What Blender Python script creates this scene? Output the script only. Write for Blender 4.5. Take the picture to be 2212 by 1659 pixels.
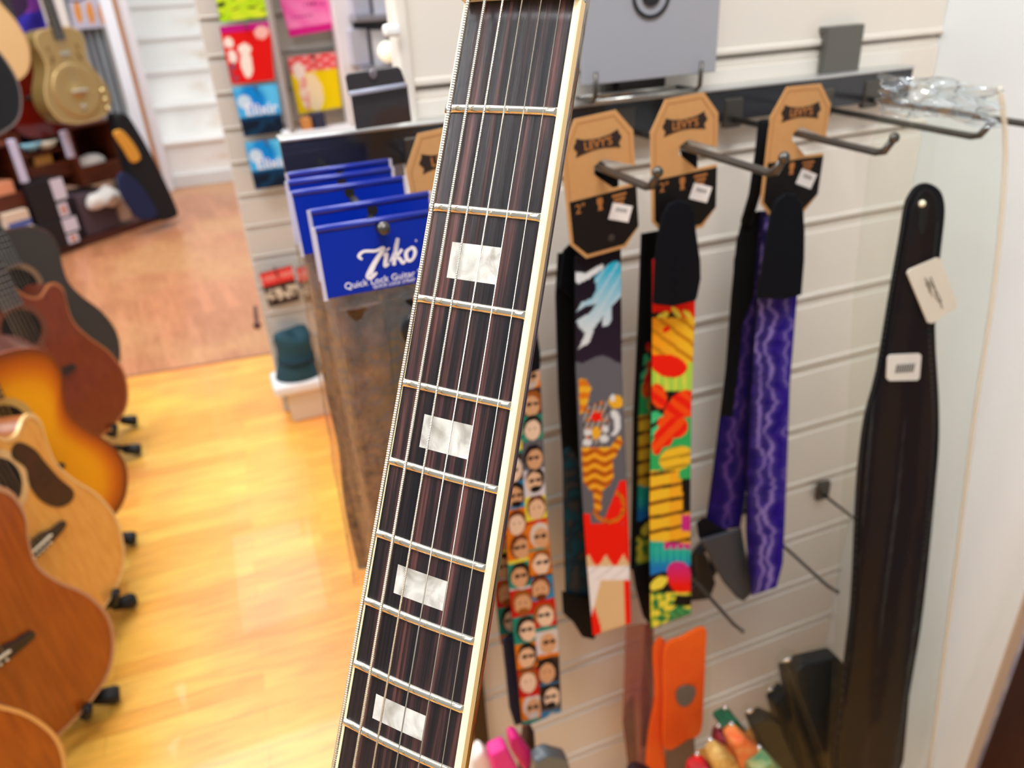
import bpy, math, random
import numpy as np
from mathutils import Vector, Matrix, noise
random.seed(7)
for o in list(bpy.data.objects): bpy.data.objects.remove(o)
SC = bpy.context.scene; COL = SC.collection
CAMZ = 1.2; F = 1661.0; CX, CY = 1106.0, 829.5
# ---------------------------------------------------------------- camera
HD, PT, RL = 0.3515, 0.4845, 0.0587
fwd = Vector((math.sin(HD)*math.cos(PT), math.cos(HD)*math.cos(PT), -math.sin(PT)))
r0 = Vector((math.cos(HD), -math.sin(HD), 0)); d0 = fwd.cross(r0)
right = math.cos(RL)*r0 + math.sin(RL)*d0; down = -math.sin(RL)*r0 + math.cos(RL)*d0
CAM = Vector((0, 0, CAMZ))
cd = bpy.data.cameras.new('camera'); cam = bpy.data.objects.new('camera', cd); COL.objects.link(cam)
cam.matrix_world = Matrix(((right.x, -down.x, -fwd.x, 0), (right.y, -down.y, -fwd.y, 0), (right.z, -down.z, -fwd.z, CAMZ), (0, 0, 0, 1)))
cd.sensor_width = 36; cd.lens = 36*F/2212; cd.clip_start = .02; cd.clip_end = 60
cd.dof.use_dof = True; cd.dof.focus_distance = .262; cd.dof.aperture_fstop = cd.lens/2.35; SC.camera = cam
# ---------------------------------------------------------------- light
wd = bpy.data.worlds.new('world'); SC.world = wd; wd.use_nodes = True
wd.node_tree.nodes['Background'].inputs[0].default_value = (.96, .985, 1, 1)
wd.node_tree.nodes['Background'].inputs[1].default_value = .42
def area(name, loc, size, power, col=(.985, .993, 1), sy=None, aim=None):
    l = bpy.data.lights.new(name, 'AREA'); l.energy = power; l.color = col; l.shape = 'RECTANGLE'; l.size = size; l.size_y = sy or size
    o = bpy.data.objects.new(name, l); COL.objects.link(o); o.location = loc
    if aim: o.rotation_euler = (Vector(aim)-Vector(loc)).to_track_quat('-Z', 'Y').to_euler()
    return o
area('ceiling_and_fill_light', (.15, -.12, 2.2), .6, 17, sy=.3)  # lamp added low by the strap wall so its brightness falls off downwards
area('ceiling_and_fill_light', (-.7, .9, 2.9), 1.2, 30, sy=.6)
area('ceiling_and_fill_light', (-2.6, 1.9, 2.7), 1.2, 78, sy=1.2, aim=(.7, .5, .9))  # added fill out of view, aimed to brighten the white side panel
area('ceiling_and_fill_light', (-.1, 1.9, 2.9), 1.2, 26, sy=.6)
area('ceiling_and_fill_light', (-.4, 3.3, 2.9), 1.2, 34, sy=.6)
area('ceiling_and_fill_light', (.2, 5.2, 2.9), 1.4, 40, sy=1.2)
area('ceiling_and_fill_light', (-1.5, 4.0, 2.9), 1.2, 30, sy=.6)
area('ceiling_and_fill_light', (-.9, -1.2, 2.9), 1.6, 34, sy=1.0)
SC.view_settings.view_transform = 'Standard'; SC.view_settings.look = 'None'
SC.view_settings.exposure = 0.0; SC.view_settings.gamma = 1.0; SC.view_settings.use_curve_mapping = False
# ---------------------------------------------------------------- helpers
def lin(h):
    if isinstance(h, tuple): return h
    h = h.lstrip('#'); c = [int(h[i:i+2], 16)/255 for i in (0, 2, 4)]
    return tuple(x/12.92 if x <= .04045 else ((x+.055)/1.055)**2.4 for x in c)
def ray(u, v): return (float(u-CX)/F*right + float(v-CY)/F*down + fwd)
def hit(u, v, p0, n):
    d = ray(u, v); n = Vector(n); return CAM + d*((Vector(p0)-CAM).dot(n)/d.dot(n))
def PY(u, v, Y): return hit(u, v, (0, Y, 0), (0, 1, 0))
def PX(u, v, X): return hit(u, v, (X, 0, 0), (1, 0, 0))
def PZ(u, v, Z=0): return hit(u, v, (0, 0, Z), (0, 0, 1))
def rodr(w):
    w = Vector(w); return Matrix.Rotation(w.length, 3, w.normalized())
def frame(o, x, y, z=None):
    x = Vector(x).normalized(); y = Vector(y); y = (y-x*y.dot(x)).normalized(); z = x.cross(y)
    m = Matrix((x, y, z)).transposed().to_4x4(); m.translation = Vector(o); return m
MC = {}
def mat(key, color='#888888', rough=.5, metal=0, coat=0, spec=.5, var=0, vscale=30, vstretch=(1, 1, 1), bump=0, bscale=60, attr=False, trans=0, alpha=1, emit=0, sheen=0, color2=None, ior=1.45):
    if key in MC: return MC[key]
    m = bpy.data.materials.new(key); m.use_nodes = True; nt = m.node_tree; b = nt.nodes['Principled BSDF']
    b.inputs['Roughness'].default_value = rough; b.inputs['Metallic'].default_value = metal
    b.inputs['Coat Weight'].default_value = coat; b.inputs['Coat Roughness'].default_value = .06
    b.inputs['Specular IOR Level'].default_value = spec; b.inputs['IOR'].default_value = ior
    b.inputs['Transmission Weight'].default_value = trans; b.inputs['Alpha'].default_value = alpha
    c = lin(color); b.inputs['Base Color'].default_value = (*c, 1)
    tc = nt.nodes.new('ShaderNodeTexCoord'); mp = nt.nodes.new('ShaderNodeMapping'); nt.links.new(tc.outputs['Object'], mp.inputs[0])
    mp.inputs['Scale'].default_value = vstretch
    if attr:
        a = nt.nodes.new('ShaderNodeAttribute'); a.attribute_name = 'Col'; nt.links.new(a.outputs['Color'], b.inputs['Base Color'])
    if var or color2:
        n = nt.nodes.new('ShaderNodeTexNoise'); n.inputs['Scale'].default_value = vscale; n.inputs['Detail'].default_value = 6
        nt.links.new(mp.outputs[0], n.inputs['Vector'])
        r = nt.nodes.new('ShaderNodeValToRGB'); nt.links.new(n.outputs['Fac'], r.inputs[0])
        c2 = lin(color2) if color2 else tuple(x*(1-var) for x in c)
        r.color_ramp.elements[0].position = .32; r.color_ramp.elements[1].position = .68
        r.color_ramp.elements[0].color = (*c2, 1); r.color_ramp.elements[1].color = (*c, 1)
        nt.links.new(r.outputs[0], b.inputs['Base Color'])
    if bump:
        n2 = nt.nodes.new('ShaderNodeTexNoise'); n2.inputs['Scale'].default_value = bscale; nt.links.new(mp.outputs[0], n2.inputs['Vector'])
        bp = nt.nodes.new('ShaderNodeBump'); bp.inputs['Strength'].default_value = bump; bp.inputs['Distance'].default_value = .002
        nt.links.new(n2.outputs['Fac'], bp.inputs['Height']); nt.links.new(bp.outputs[0], b.inputs['Normal'])
    if emit:
        b.inputs['Emission Color'].default_value = (*c, 1); b.inputs['Emission Strength'].default_value = emit
    MC[key] = m; return m
M4 = Matrix.Identity(4)
class MB:
    def __init__(s, M=None): s.v = []; s.f = []; s.mi = []; s.c = []; s.M = M or M4; s.cur = 0; s.smooth = False
    def add(s, vs, fs, mi=None, cols=None):
        n = len(s.v); s.v += [s.M @ Vector(p) for p in vs]; s.f += [tuple(i+n for i in f) for f in fs]
        s.mi += [s.cur if mi is None else mi]*len(fs); s.c += cols if cols else [(1, 1, 1)]*len(vs); return s
    def box(s, c, d, R=None):
        x, y, z = c; a, b, e = d[0]/2, d[1]/2, d[2]/2
        P = [(i*a, j*b, k*e) for k in (-1, 1) for j in (-1, 1) for i in (-1, 1)]
        P = [Vector(c)+((R @ Vector(p)) if R else Vector(p)) for p in P]
        return s.add(P, [(0, 2, 3, 1), (4, 5, 7, 6), (0, 1, 5, 4), (2, 6, 7, 3), (0, 4, 6, 2), (1, 3, 7, 5)])
    def tube(s, pts, r, n=10, cap=True, flat=None):
        P = [Vector(p) for p in pts]; R = r if isinstance(r, (list, tuple)) else [r]*len(P)
        vs = []; up = None
        for i, p in enumerate(P):
            t = (P[min(i+1, len(P)-1)]-P[max(i-1, 0)]).normalized()
            if up is None: up = t.orthogonal().normalized()
            up = (up-t*up.dot(t)).normalized(); w = t.cross(up)
            for k in range(n):
                a = 2*math.pi*k/n; vs.append(p+(up*math.cos(a)+w*math.sin(a))*R[i])
        fs = [(i*n+k, i*n+(k+1) % n, (i+1)*n+(k+1) % n, (i+1)*n+k) for i in range(len(P)-1) for k in range(n)]
        if cap: fs += [tuple(range(n))[::-1], tuple((len(P)-1)*n+k for k in range(n))]
        return s.add(vs, fs)
    def prism(s, out, z0, z1):
        n = len(out); vs = [(x, y, z0) for x, y in out]+[(x, y, z1) for x, y in out]
        A = sum(out[i][0]*out[(i+1) % n][1]-out[(i+1) % n][0]*out[i][1] for i in range(n))
        fs = [tuple(range(n))[::-1], tuple(range(n, 2*n))]+[(i, (i+1) % n, n+(i+1) % n, n+i) for i in range(n)]
        if A < 0: fs = [f[::-1] for f in fs]
        return s.add(vs, fs)
    def lathe(s, prof, n=24, c=(0, 0, 0), ax='z'):
        vs = []
        for r, h in prof:
            for k in range(n):
                a = 2*math.pi*k/n; p = (r*math.cos(a), r*math.sin(a), h)
                if ax == 'y': p = (p[0], p[2], p[1])
                vs.append(Vector(c)+Vector(p))
        fs = [(i*n+k, i*n+(k+1) % n, (i+1)*n+(k+1) % n, (i+1)*n+k) for i in range(len(prof)-1) for k in range(n)]
        if prof[0][0] > 1e-6: fs.append(tuple(range(n))[::-1])
        if prof[-1][0] > 1e-6: fs.append(tuple((len(prof)-1)*n+k for k in range(n)))
        return s.add(vs, fs)
    def ball(s, c, r, sc=(1, 1, 1), n=16):
        pr = [(r*math.sin(math.pi*i/10)*1.0, -r*math.cos(math.pi*i/10)) for i in range(11)]; pr[0] = (1e-7, -r); pr[-1] = (1e-7, r)
        m = len(s.v); s.lathe(pr, n, (0, 0, 0))
        for i in range(m, len(s.v)):
            p = s.M.inverted() @ s.v[i]; s.v[i] = s.M @ (Vector((p.x*sc[0], p.y*sc[1], p.z*sc[2]))+Vector(c))
        return s
    def grid(s, fn, nu, nv, colfn=None):
        vs = [fn(i/nu, j/nv) for j in range(nv+1) for i in range(nu+1)]
        cs = [colfn(i/nu, j/nv) for j in range(nv+1) for i in range(nu+1)] if colfn else None
        fs = [(j*(nu+1)+i, j*(nu+1)+i+1, (j+1)*(nu+1)+i+1, (j+1)*(nu+1)+i) for j in range(nv) for i in range(nu)]
        return s.add(vs, fs, cols=cs)
    def build(s, name, m, parent=None, smooth=False, bevel=0, thick=0, seg=2, off=0):
        me = bpy.data.meshes.new(name); me.from_pydata([tuple(p) for p in s.v], [], s.f); me.validate()
        ms = m if isinstance(m, (list, tuple)) else [m]
        for q in ms: me.materials.append(q)
        if len(ms) > 1 and len(me.polygons) == len(s.mi): me.polygons.foreach_set('material_index', s.mi)
        if any(c != (1, 1, 1) for c in s.c):
            a = me.color_attributes.new('Col', 'FLOAT_COLOR', 'POINT')
            a.data.foreach_set('color', [x for c in s.c for x in (*c, 1)])
        if smooth: me.polygons.foreach_set('use_smooth', [True]*len(me.polygons))
        o = bpy.data.objects.new(name, me); COL.objects.link(o)
        if parent is not None: o.parent = parent; o.matrix_parent_inverse = WM[parent.name].inverted()
        WM[o.name] = Matrix.Identity(4)
        if thick:
            q = o.modifiers.new('solid', 'SOLIDIFY'); q.thickness = thick; q.offset = off
            if len(ms) > 1: q.material_offset = 1; q.material_offset_rim = 1
        if bevel:
            q = o.modifiers.new('bevel', 'BEVEL'); q.width = bevel; q.segments = seg; q.limit_method = 'ANGLE'; q.angle_limit = math.radians(40)
            if not smooth:
                me.polygons.foreach_set('use_smooth', [True]*len(me.polygons))
                w = o.modifiers.new('wn', 'WEIGHTED_NORMAL'); w.keep_sharp = True
        return o
WM = {}
def tag(o, label=None, cat=None, group=None, kind=None):
    if label: o['label'] = label
    if cat: o['category'] = cat
    if group: o['group'] = group
    if kind: o['kind'] = kind
    return o
def thing(name, label, cat, loc, group=None):
    o = bpy.data.objects.new(name, None); COL.objects.link(o); o.location = loc; o.empty_display_size = .05
    o.matrix_basis = Matrix.Translation(Vector(loc)); WM[o.name] = o.matrix_basis.copy()
    return tag(o, label, cat, group)
def text(name, s, size, M, m, parent, ext=.0002, shear=0, align='CENTER', sx=1, bold=0):
    c = bpy.data.curves.new('t', 'FONT'); c.body = s; c.size = size; c.extrude = ext; c.shear = shear; c.align_x = align; c.align_y = 'CENTER'; c.offset = bold; c.resolution_u = 3
    t = bpy.data.objects.new('t', c); me = bpy.data.meshes.new_from_object(t); bpy.data.objects.remove(t); bpy.data.curves.remove(c)
    me.transform(M @ Matrix.Diagonal((sx, 1, 1, 1))); me.name = name; me.materials.clear(); me.materials.append(m)
    o = bpy.data.objects.new(name, me); COL.objects.link(o); o.parent = parent; o.matrix_parent_inverse = WM[parent.name].inverted() if parent else Matrix.Identity(4)
    WM[o.name] = Matrix.Identity(4); return o
def cr(pts, n=8, closed=False):
    P = [np.array(p, float) for p in pts]; N = len(P); out = []
    for i in range(N if closed else N-1):
        p0, p1, p2, p3 = (P[(i-1) % N], P[i], P[(i+1) % N], P[(i+2) % N]) if closed else (P[max(i-1, 0)], P[i], P[i+1], P[min(i+2, N-1)])
        for k in range(n):
            t = k/n; out.append(.5*((2*p1)+(-p0+p2)*t+(2*p0-5*p1+4*p2-p3)*t*t+(-p0+3*p1-3*p2+p3)*t**3))
    if not closed: out.append(P[-1])
    return [tuple(p) for p in out]
def circ(cx, cy, r, n=32, ry=None): return [(cx+r*math.cos(2*math.pi*k/n), cy+(ry or r)*math.sin(2*math.pi*k/n)) for k in range(n)]
def inpoly(x, y, P):
    r = False; j = len(P)-1
    for i in range(len(P)):
        xi, yi = P[i]; xj, yj = P[j]
        if (yi > y) != (yj > y) and x < (xj-xi)*(y-yi)/(yj-yi+1e-12)+xi: r = not r
        j = i
    return r
def inell(x, y, cx, cy, rx, ry, a=0):
    c, s = math.cos(a), math.sin(a); dx, dy = x-cx, y-cy; return ((dx*c+dy*s)/rx)**2+((-dx*s+dy*c)/ry)**2 < 1
def mix(a, b, t): t = max(0, min(1, t)); return tuple(p+(q-p)*t for p, q in zip(a, b))
L = lin
# common materials
blackmetal = mat('black_wire', '#5c5853', .3, .75)
white_label = mat('paper_white', '#ece6e2', .6)
print_dark = mat('print_dark', '#4a4646', .6)
paint = mat('printed', attr=True, rough=.7, spec=.2)
paintgloss = mat('printed_gloss', attr=True, rough=.3, coat=.4)
blackleather = mat('black_leather', '#070a12', .6, spec=.16, bump=.25, bscale=900)
blackweb = mat('black_webbing', '#040405', .9, spec=.2, bump=.3, bscale=1500)
def film(key, tint='#ffffff', rough=.1, haze=.02, hazecol='#ffffff', bscale=30, bump=.6, refl=1.0):
    m = bpy.data.materials.new(key); m.use_nodes = True; nt = m.node_tree; N = nt.nodes.new; K = nt.links.new; nt.nodes.remove(nt.nodes['Principled BSDF'])
    out = nt.nodes['Material Output']; tc = N('ShaderNodeTexCoord'); n = N('ShaderNodeTexNoise'); n.inputs['Scale'].default_value = bscale; n.inputs['Detail'].default_value = 4; K(tc.outputs['Object'], n.inputs['Vector'])
    bp = N('ShaderNodeBump'); bp.inputs['Strength'].default_value = bump; bp.inputs['Distance'].default_value = .004; K(n.outputs['Fac'], bp.inputs['Height'])
    tr = N('ShaderNodeBsdfTransparent'); tr.inputs[0].default_value = (*lin(tint), 1); gl = N('ShaderNodeBsdfGlossy'); gl.inputs['Roughness'].default_value = rough; K(bp.outputs[0], gl.inputs['Normal'])
    fr = N('ShaderNodeLayerWeight'); fr.inputs['Blend'].default_value = .5; K(bp.outputs[0], fr.inputs['Normal']); pw_ = N('ShaderNodeMath'); pw_.operation = 'POWER'; pw_.inputs[1].default_value = 4; K(fr.outputs['Facing'], pw_.inputs[0]); mm = N('ShaderNodeMath'); mm.operation = 'MULTIPLY_ADD'; mm.inputs[1].default_value = .6*refl; mm.inputs[2].default_value = .045*refl; K(pw_.outputs[0], mm.inputs[0]); mm.use_clamp = True
    m1 = N('ShaderNodeMixShader'); K(mm.outputs[0], m1.inputs[0]); K(tr.outputs[0], m1.inputs[1]); K(gl.outputs[0], m1.inputs[2])
    df = N('ShaderNodeBsdfDiffuse'); df.inputs[0].default_value = (*lin(hazecol), 1); m2 = N('ShaderNodeMixShader'); m2.inputs[0].default_value = haze; K(m1.outputs[0], m2.inputs[1]); K(df.outputs[0], m2.inputs[2]); K(m2.outputs[0], out.inputs[0])
    MC[key] = m; return m
# ================================================================ SETTING
def planks(key, ca, cb, cc, sx, sy, rough=.35):
    m = bpy.data.materials.new(key); m.use_nodes = True; nt = m.node_tree; b = nt.nodes['Principled BSDF']; N = nt.nodes.new; K = nt.links.new
    tc = N('ShaderNodeTexCoord'); mp = N('ShaderNodeMapping'); K(tc.outputs['Object'], mp.inputs[0]); mp.inputs['Rotation'].default_value = (0, 0, sx[2])
    br = N('ShaderNodeTexBrick'); K(mp.outputs[0], br.inputs['Vector']); br.inputs['Scale'].default_value = 1
    br.inputs['Brick Width'].default_value = sx[0]; br.inputs['Row Height'].default_value = sx[1]; br.inputs['Mortar Size'].default_value = .0006; br.inputs['Bias'].default_value = 0
    br.inputs['Color1'].default_value = (*L(ca), 1); br.inputs['Color2'].default_value = (*L(cb), 1); br.inputs['Mortar'].default_value = (*tuple(x*.6 for x in L(cb)), 1)
    br.offset_frequency = 2; br.offset = .37
    n = N('ShaderNodeTexNoise'); n.inputs['Scale'].default_value = sy; n.inputs['Detail'].default_value = 3; K(tc.outputs['Object'], n.inputs['Vector'])
    n.inputs['Scale'].default_value = sy
    mp2 = N('ShaderNodeMapping'); K(mp.outputs[0], mp2.inputs[0]); mp2.inputs['Scale'].default_value = (3, 26, 1)
    g = N('ShaderNodeTexNoise'); g.inputs['Scale'].default_value = 3; g.inputs['Detail'].default_value = 8; K(mp2.outputs[0], g.inputs['Vector'])
    m1 = N('ShaderNodeMix'); m1.data_type = 'RGBA'; K(n.outputs['Fac'], m1.inputs[0])
    r = N('ShaderNodeValToRGB'); K(n.outputs['Fac'], r.inputs[0]); r.color_ramp.elements[0].position = .45; r.color_ramp.elements[1].position = .62
    K(r.outputs[0], m1.inputs[0]); K(br.outputs['Color'], m1.inputs[6]); m1.inputs[7].default_value = (*L(cc), 1)
    m2 = N('ShaderNodeMix'); m2.data_type = 'RGBA'; m2.blend_type = 'MULTIPLY'; r2 = N('ShaderNodeValToRGB'); K(g.outputs['Fac'], r2.inputs[0])
    r2.color_ramp.elements[0].position = .3; r2.color_ramp.elements[1].position = .6; r2.color_ramp.elements[0].color = (.72, .66, .6, 1)
    m2.inputs[0].default_value = .75; K(m1.outputs[2], m2.inputs[6]); K(r2.outputs[0], m2.inputs[7]); K(m2.outputs[2], b.inputs['Base Color'])
    b.inputs['Roughness'].default_value = rough; b.inputs['Coat Weight'].default_value = .15; return m
m_floor1 = planks('yellow_parquet', '#fac455', '#e9a23c', '#f2964e', (.45, .045, 0.04), 1.3)
m_floor2 = planks('salmon_parquet', '#d08a62', '#b87852', '#cc9464', (.4, .05, math.radians(84)), 1.6)
bl, br_ = PZ(270, 815), PZ(600, 762)
dirb = (br_-bl).normalized(); A = bl-dirb*4; B = br_+dirb*5
f = MB(); f.add([(-5, -2, 0), (4, -2, 0), (B.x, B.y, 0), (A.x, A.y, 0)], [(0, 1, 2, 3)]); f.add([(-5, -2, -.05), (4, -2, -.05), (B.x, B.y, -.05), (A.x, A.y, -.05)], [(3, 2, 1, 0)])
tag(f.build('floor', m_floor1), 'yellow wood strip floor in the shop aisle', 'floor', kind='structure')
f = MB(); f.add([(A.x, A.y, 0), (B.x, B.y, 0), (6, 12, 0), (-7, 12, 0)], [(0, 1, 2, 3)])
tag(f.build('floor', m_floor2), 'salmon brown wood floor beyond the yellow floor', 'floor', kind='structure')
f = MB(frame(bl, dirb, (0, 0, 1))); f.box((.5, .002, 0), (9, .004, .012)); tag(f.build('trim_1', mat('joint', '#9a6a50', .4)), 'thin brown joint strip between the two wood floors', 'trim', kind='structure')
slatmat = mat('cream_laminate', '#e4ddd2', .42, spec=.4)
slatfar = mat('cream_laminate_far', '#cfc8c0', .5)
def slatwall(x0, x1, Yf, ztop, zbot, zref, pitch, m, thick=.018, groove=.011, back=.009):
    b = MB(); k = math.floor((zref-zbot)/pitch); z = zref-pitch*k; zs = []
    while z < ztop: zs.append(z); z += pitch
    b.box(((x0+x1)/2, Yf+thick-.002, (ztop+zbot)/2), (x1-x0, .004, ztop-zbot))
    prev = zbot
    w_, xc = x1-x0, (x0+x1)/2
    for z in zs:   # z = dark gap under the rounded lip of the upper slat
        if z-.011 > prev: b.box((xc, Yf+thick/2, (prev+z-.011)/2), (w_, thick, z-.011-prev))
        b.box((xc, Yf+thick/2+.0016, z-.0065), (w_, thick-.0032, .0105))
        b.box((xc, Yf+.002, z+.0045), (w_, .0085, .007))
        prev = z+.001
    b.box((xc, Yf+thick/2, (prev+ztop)/2), (w_, thick, ztop-prev))
    return b
# main strap wall: groove 2 dark line at camera z -.2833 (pitch .1)
ZREF = CAMZ-.2833
b = slatwall(.187, .8206, .7245, 2.3, 0.0, ZREF, .1, slatmat)
wb = b.build('wall_back', slatmat, bevel=.0022, seg=2); tag(wb, 'cream slatwall carrying the guitar straps', 'wall', kind='structure')
b = MB(); b.box((.1805, .728, 1.25), (.013, .03, 2.1)); tag(b.build('trim_2', slatmat, bevel=.004, seg=3), 'rounded cream end strip of the strap wall', 'trim', kind='structure')
whitelam = mat('white_laminate', '#eef5f8', .38)
b = MB(); b.box((.8296, .4455, 1.15), (.0185, .003, 2.3)); tag(b.build('trim_3', mat('edge_band', '#cdb8a2', .5)), 'beige edge band on the front of the white side panel', 'trim', kind='structure')
b = MB(); b.box((.8296, .592, 1.15), (.018, .29, 2.3)); tag(b.build('wall_right', whitelam, bevel=.002), 'smooth white side panel of the strap wall', 'wall', kind='structure')
b = MB(); b.box((.181, .711, .22), (.022, .020, .44)); tag(b.build('side_board', mat('board_brown', '#2c1810', .5), bevel=.002), 'dark brown board at the lower left edge of the strap wall beside the neck', 'board')
# string pack wall further back
b = slatwall(.055, .62, 2.30, 2.2, 0, CAMZ-.0515, .0905, slatfar); b.build('wall_left', slatfar, bevel=.002)
tag(bpy.data.objects['wall_left'], 'pale grey slatwall holding string packs', 'wall', kind='structure')
# distant walls
far = mat('far_plaster', '#c9c6cc', .6)
b = MB(); b.box((.6, 8.9, 1.4), (9, .1, 2.9)); tag(b.build('wall_far', mat('far_white', '#e6e3dd', .6)), 'white wall behind the staircase', 'wall', kind='structure')
# ================================================================ ELECTRIC GUITAR (foreground)
W = Matrix((right, down, fwd)).transposed()
Rn = W @ rodr((3.50188793e-02, 4.56927841e-01, 1.82014677e-01)); tn = CAM + W @ Vector((.00231881780, -.12409611, .24817490))
MN = Rn.to_4x4(); MN.translation = tn
MNm = MN @ Matrix.Scale(.001, 4)     # millimetre space, +x treble side, +y towards the body, -z towards the strings
def fpos(n): return 628*(1-2**(-n/12))
def bw(y): return 43+9*y/314
rosewood = bpy.data.materials.new('rosewood'); rosewood.use_nodes = True
def _rw():
    nt = rosewood.node_tree; b = nt.nodes['Principled BSDF']; N = nt.nodes.new; K = nt.links.new
    a = N('ShaderNodeAttribute'); a.attribute_name = 'Col'
    sx = N('ShaderNodeSeparateColor'); K(a.outputs['Color'], sx.inputs[0])      # R: across, G: along (local board coordinates)
    def nz(scx, scy, det, w=0):
        c = N('ShaderNodeCombineXYZ'); m1 = N('ShaderNodeMath'); m1.operation = 'MULTIPLY'; m1.inputs[1].default_value = scx; K(sx.outputs[0], m1.inputs[0])
        m2 = N('ShaderNodeMath'); m2.operation = 'MULTIPLY'; m2.inputs[1].default_value = scy; K(sx.outputs[1], m2.inputs[0])
        K(m1.outputs[0], c.inputs[0]); K(m2.outputs[0], c.inputs[1]); c.inputs[2].default_value = w
        n = N('ShaderNodeTexNoise'); n.inputs['Scale'].default_value = 1; n.inputs['Detail'].default_value = det; n.inputs['Roughness'].default_value = .6; n.inputs['Distortion'].default_value = .25; K(c.outputs[0], n.inputs['Vector']); return n
    n1 = nz(5.2, .8, 6, 2.3); r = N('ShaderNodeValToRGB'); K(n1.outputs['Fac'], r.inputs[0]); e = r.color_ramp.elements
    e[0].position = .36; e[0].color = (*L('#17161a'), 1); e[1].position = .66; e[1].color = (*L('#6b4440'), 1)
    x = r.color_ramp.elements.new(.5); x.color = (*L('#2b2224'), 1); x = r.color_ramp.elements.new(.57); x.color = (*L('#4a302e'), 1)
    n2 = nz(30, 1.3, 5, 5.1); r2 = N('ShaderNodeValToRGB'); K(n2.outputs['Fac'], r2.inputs[0]); r2.color_ramp.elements[0].position = .38; r2.color_ramp.elements[0].color = (.3, .28, .3, 1); r2.color_ramp.elements[1].position = .55
    m = N('ShaderNodeMix'); m.data_type = 'RGBA'; m.blend_type = 'MULTIPLY'; m.inputs[0].default_value = .55; K(r.outputs[0], m.inputs[6]); K(r2.outputs[0], m.inputs[7]); K(m.outputs[2], b.inputs['Base Color'])
    n3 = nz(170, 4, 3, 1); bp = N('ShaderNodeBump'); bp.inputs['Strength'].default_value = .22; bp.inputs['Distance'].default_value = .0004; K(n3.outputs['Fac'], bp.inputs['Height']); K(bp.outputs[0], b.inputs['Normal'])
    b.inputs['Roughness'].default_value = .33; b.inputs['Specular IOR Level'].default_value = .3
_rw()
ivory = mat('ivory_binding', '#f6e7bd', .32, coat=.3); ivory_shaded = mat('ivory_shaded', '#efcf96', .35, coat=.3)  # side of the binding gets the tan that cream takes in shade
nickel = mat('fret_nickel', '#e9e2d2', .2, 1.0); steel = mat('string_steel', '#d8cfbd', .28, 1.0)
pearl = bpy.data.materials.new('pearloid'); pearl.use_nodes = True
def _pl():
    nt = pearl.node_tree; b = nt.nodes['Principled BSDF']; N = nt.nodes.new; K = nt.links.new
    tc = N('ShaderNodeTexCoord'); n = N('ShaderNodeTexNoise'); n.inputs['Scale'].default_value = 95; n.inputs['Detail'].default_value = 4; n.inputs['Distortion'].default_value = 1.2; K(tc.outputs['Object'], n.inputs['Vector'])
    r = N('ShaderNodeValToRGB'); K(n.outputs['Fac'], r.inputs[0]); e = r.color_ramp.elements; e[0].position = .3; e[0].color = (*L('#a39d92'), 1); e[1].position = .7; e[1].color = (*L('#e2dfd8'), 1)
    x = e.new(.5); x.color = (*L('#cbc8c0'), 1); K(r.outputs[0], b.inputs['Base Color']); b.inputs['Roughness'].default_value = .3; b.inputs['Coat Weight'].default_value = .5; b.inputs['Metallic'].default_value = .1
_pl()
neckwood = mat('neck_lacquer', '#3a1a10', .25, coat=.6)
eg = thing('electric_guitar', 'electric guitar held upright, dark rosewood fretboard with pearl block inlays and cream binding', 'guitar', MNm @ Vector((0, 300, 0)))
def zr(x): return x*x/(2*305)
YE = 452; BOFF = 1
def board(u, v):
    y = v*YE; w = bw(y)/2-2.2; x = -w+2*w*u; return (x, y, zr(x))
def boardc(u, v):
    y = v*YE; w = bw(y)/2; x = -w+2*w*u; return ((x+30)/10*.5, y/100*.9, .5)
b = MB(MNm); b.grid(board, 24, 60, boardc); b.build('fretboard', rosewood, eg, smooth=True, thick=.004, off=BOFF)
b = MB(MNm)
for s in (-1, 1):
    prof = lambda y: [(s*(bw(y)/2-2.2), zr(20)-.05), (s*(bw(y)/2-.5), zr(bw(y)/2)-.05), (s*bw(y)/2, zr(22)+.45), (s*(bw(y)/2+.1), 4.3), (s*(bw(y)/2-2.2), 4.3)]
    ys = [YE*i/20 for i in range(21)]; vs = [(p[0], y, p[1]) for y in ys for p in prof(y)]
    fs = []
    for i in range(20):
        for k in range(5):
            q = (i*5+k, i*5+(k+1) % 5, (i+1)*5+(k+1) % 5, (i+1)*5+k); fs.append(q if s > 0 else q[::-1])
    b.add(vs, [q for i_, q in enumerate(fs) if i_ % 5 not in (2, 3)], mi=0); b.add(vs, [q for i_, q in enumerate(fs) if i_ % 5 in (2, 3)], mi=1)
b.build('binding', [ivory, ivory_shaded], eg)
b = MB(MNm)
ys = [-6+i*(YE-100)/20 for i in range(21)]; n = 14; vs = []
for y in ys:
    w = bw(y)/2
    for k in range(n+1):
        a = math.pi*k/n; vs.append((w*math.cos(a), y, 4.3+17*math.sin(a)**.9 if 0 < k < n else 4.3))
fs = [(i*(n+1)+k, i*(n+1)+k+1, (i+1)*(n+1)+k+1, (i+1)*(n+1)+k) for i in range(20) for k in range(n)]
b.add(vs, fs); b.build('neck', neckwood, eg, smooth=True)
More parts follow.
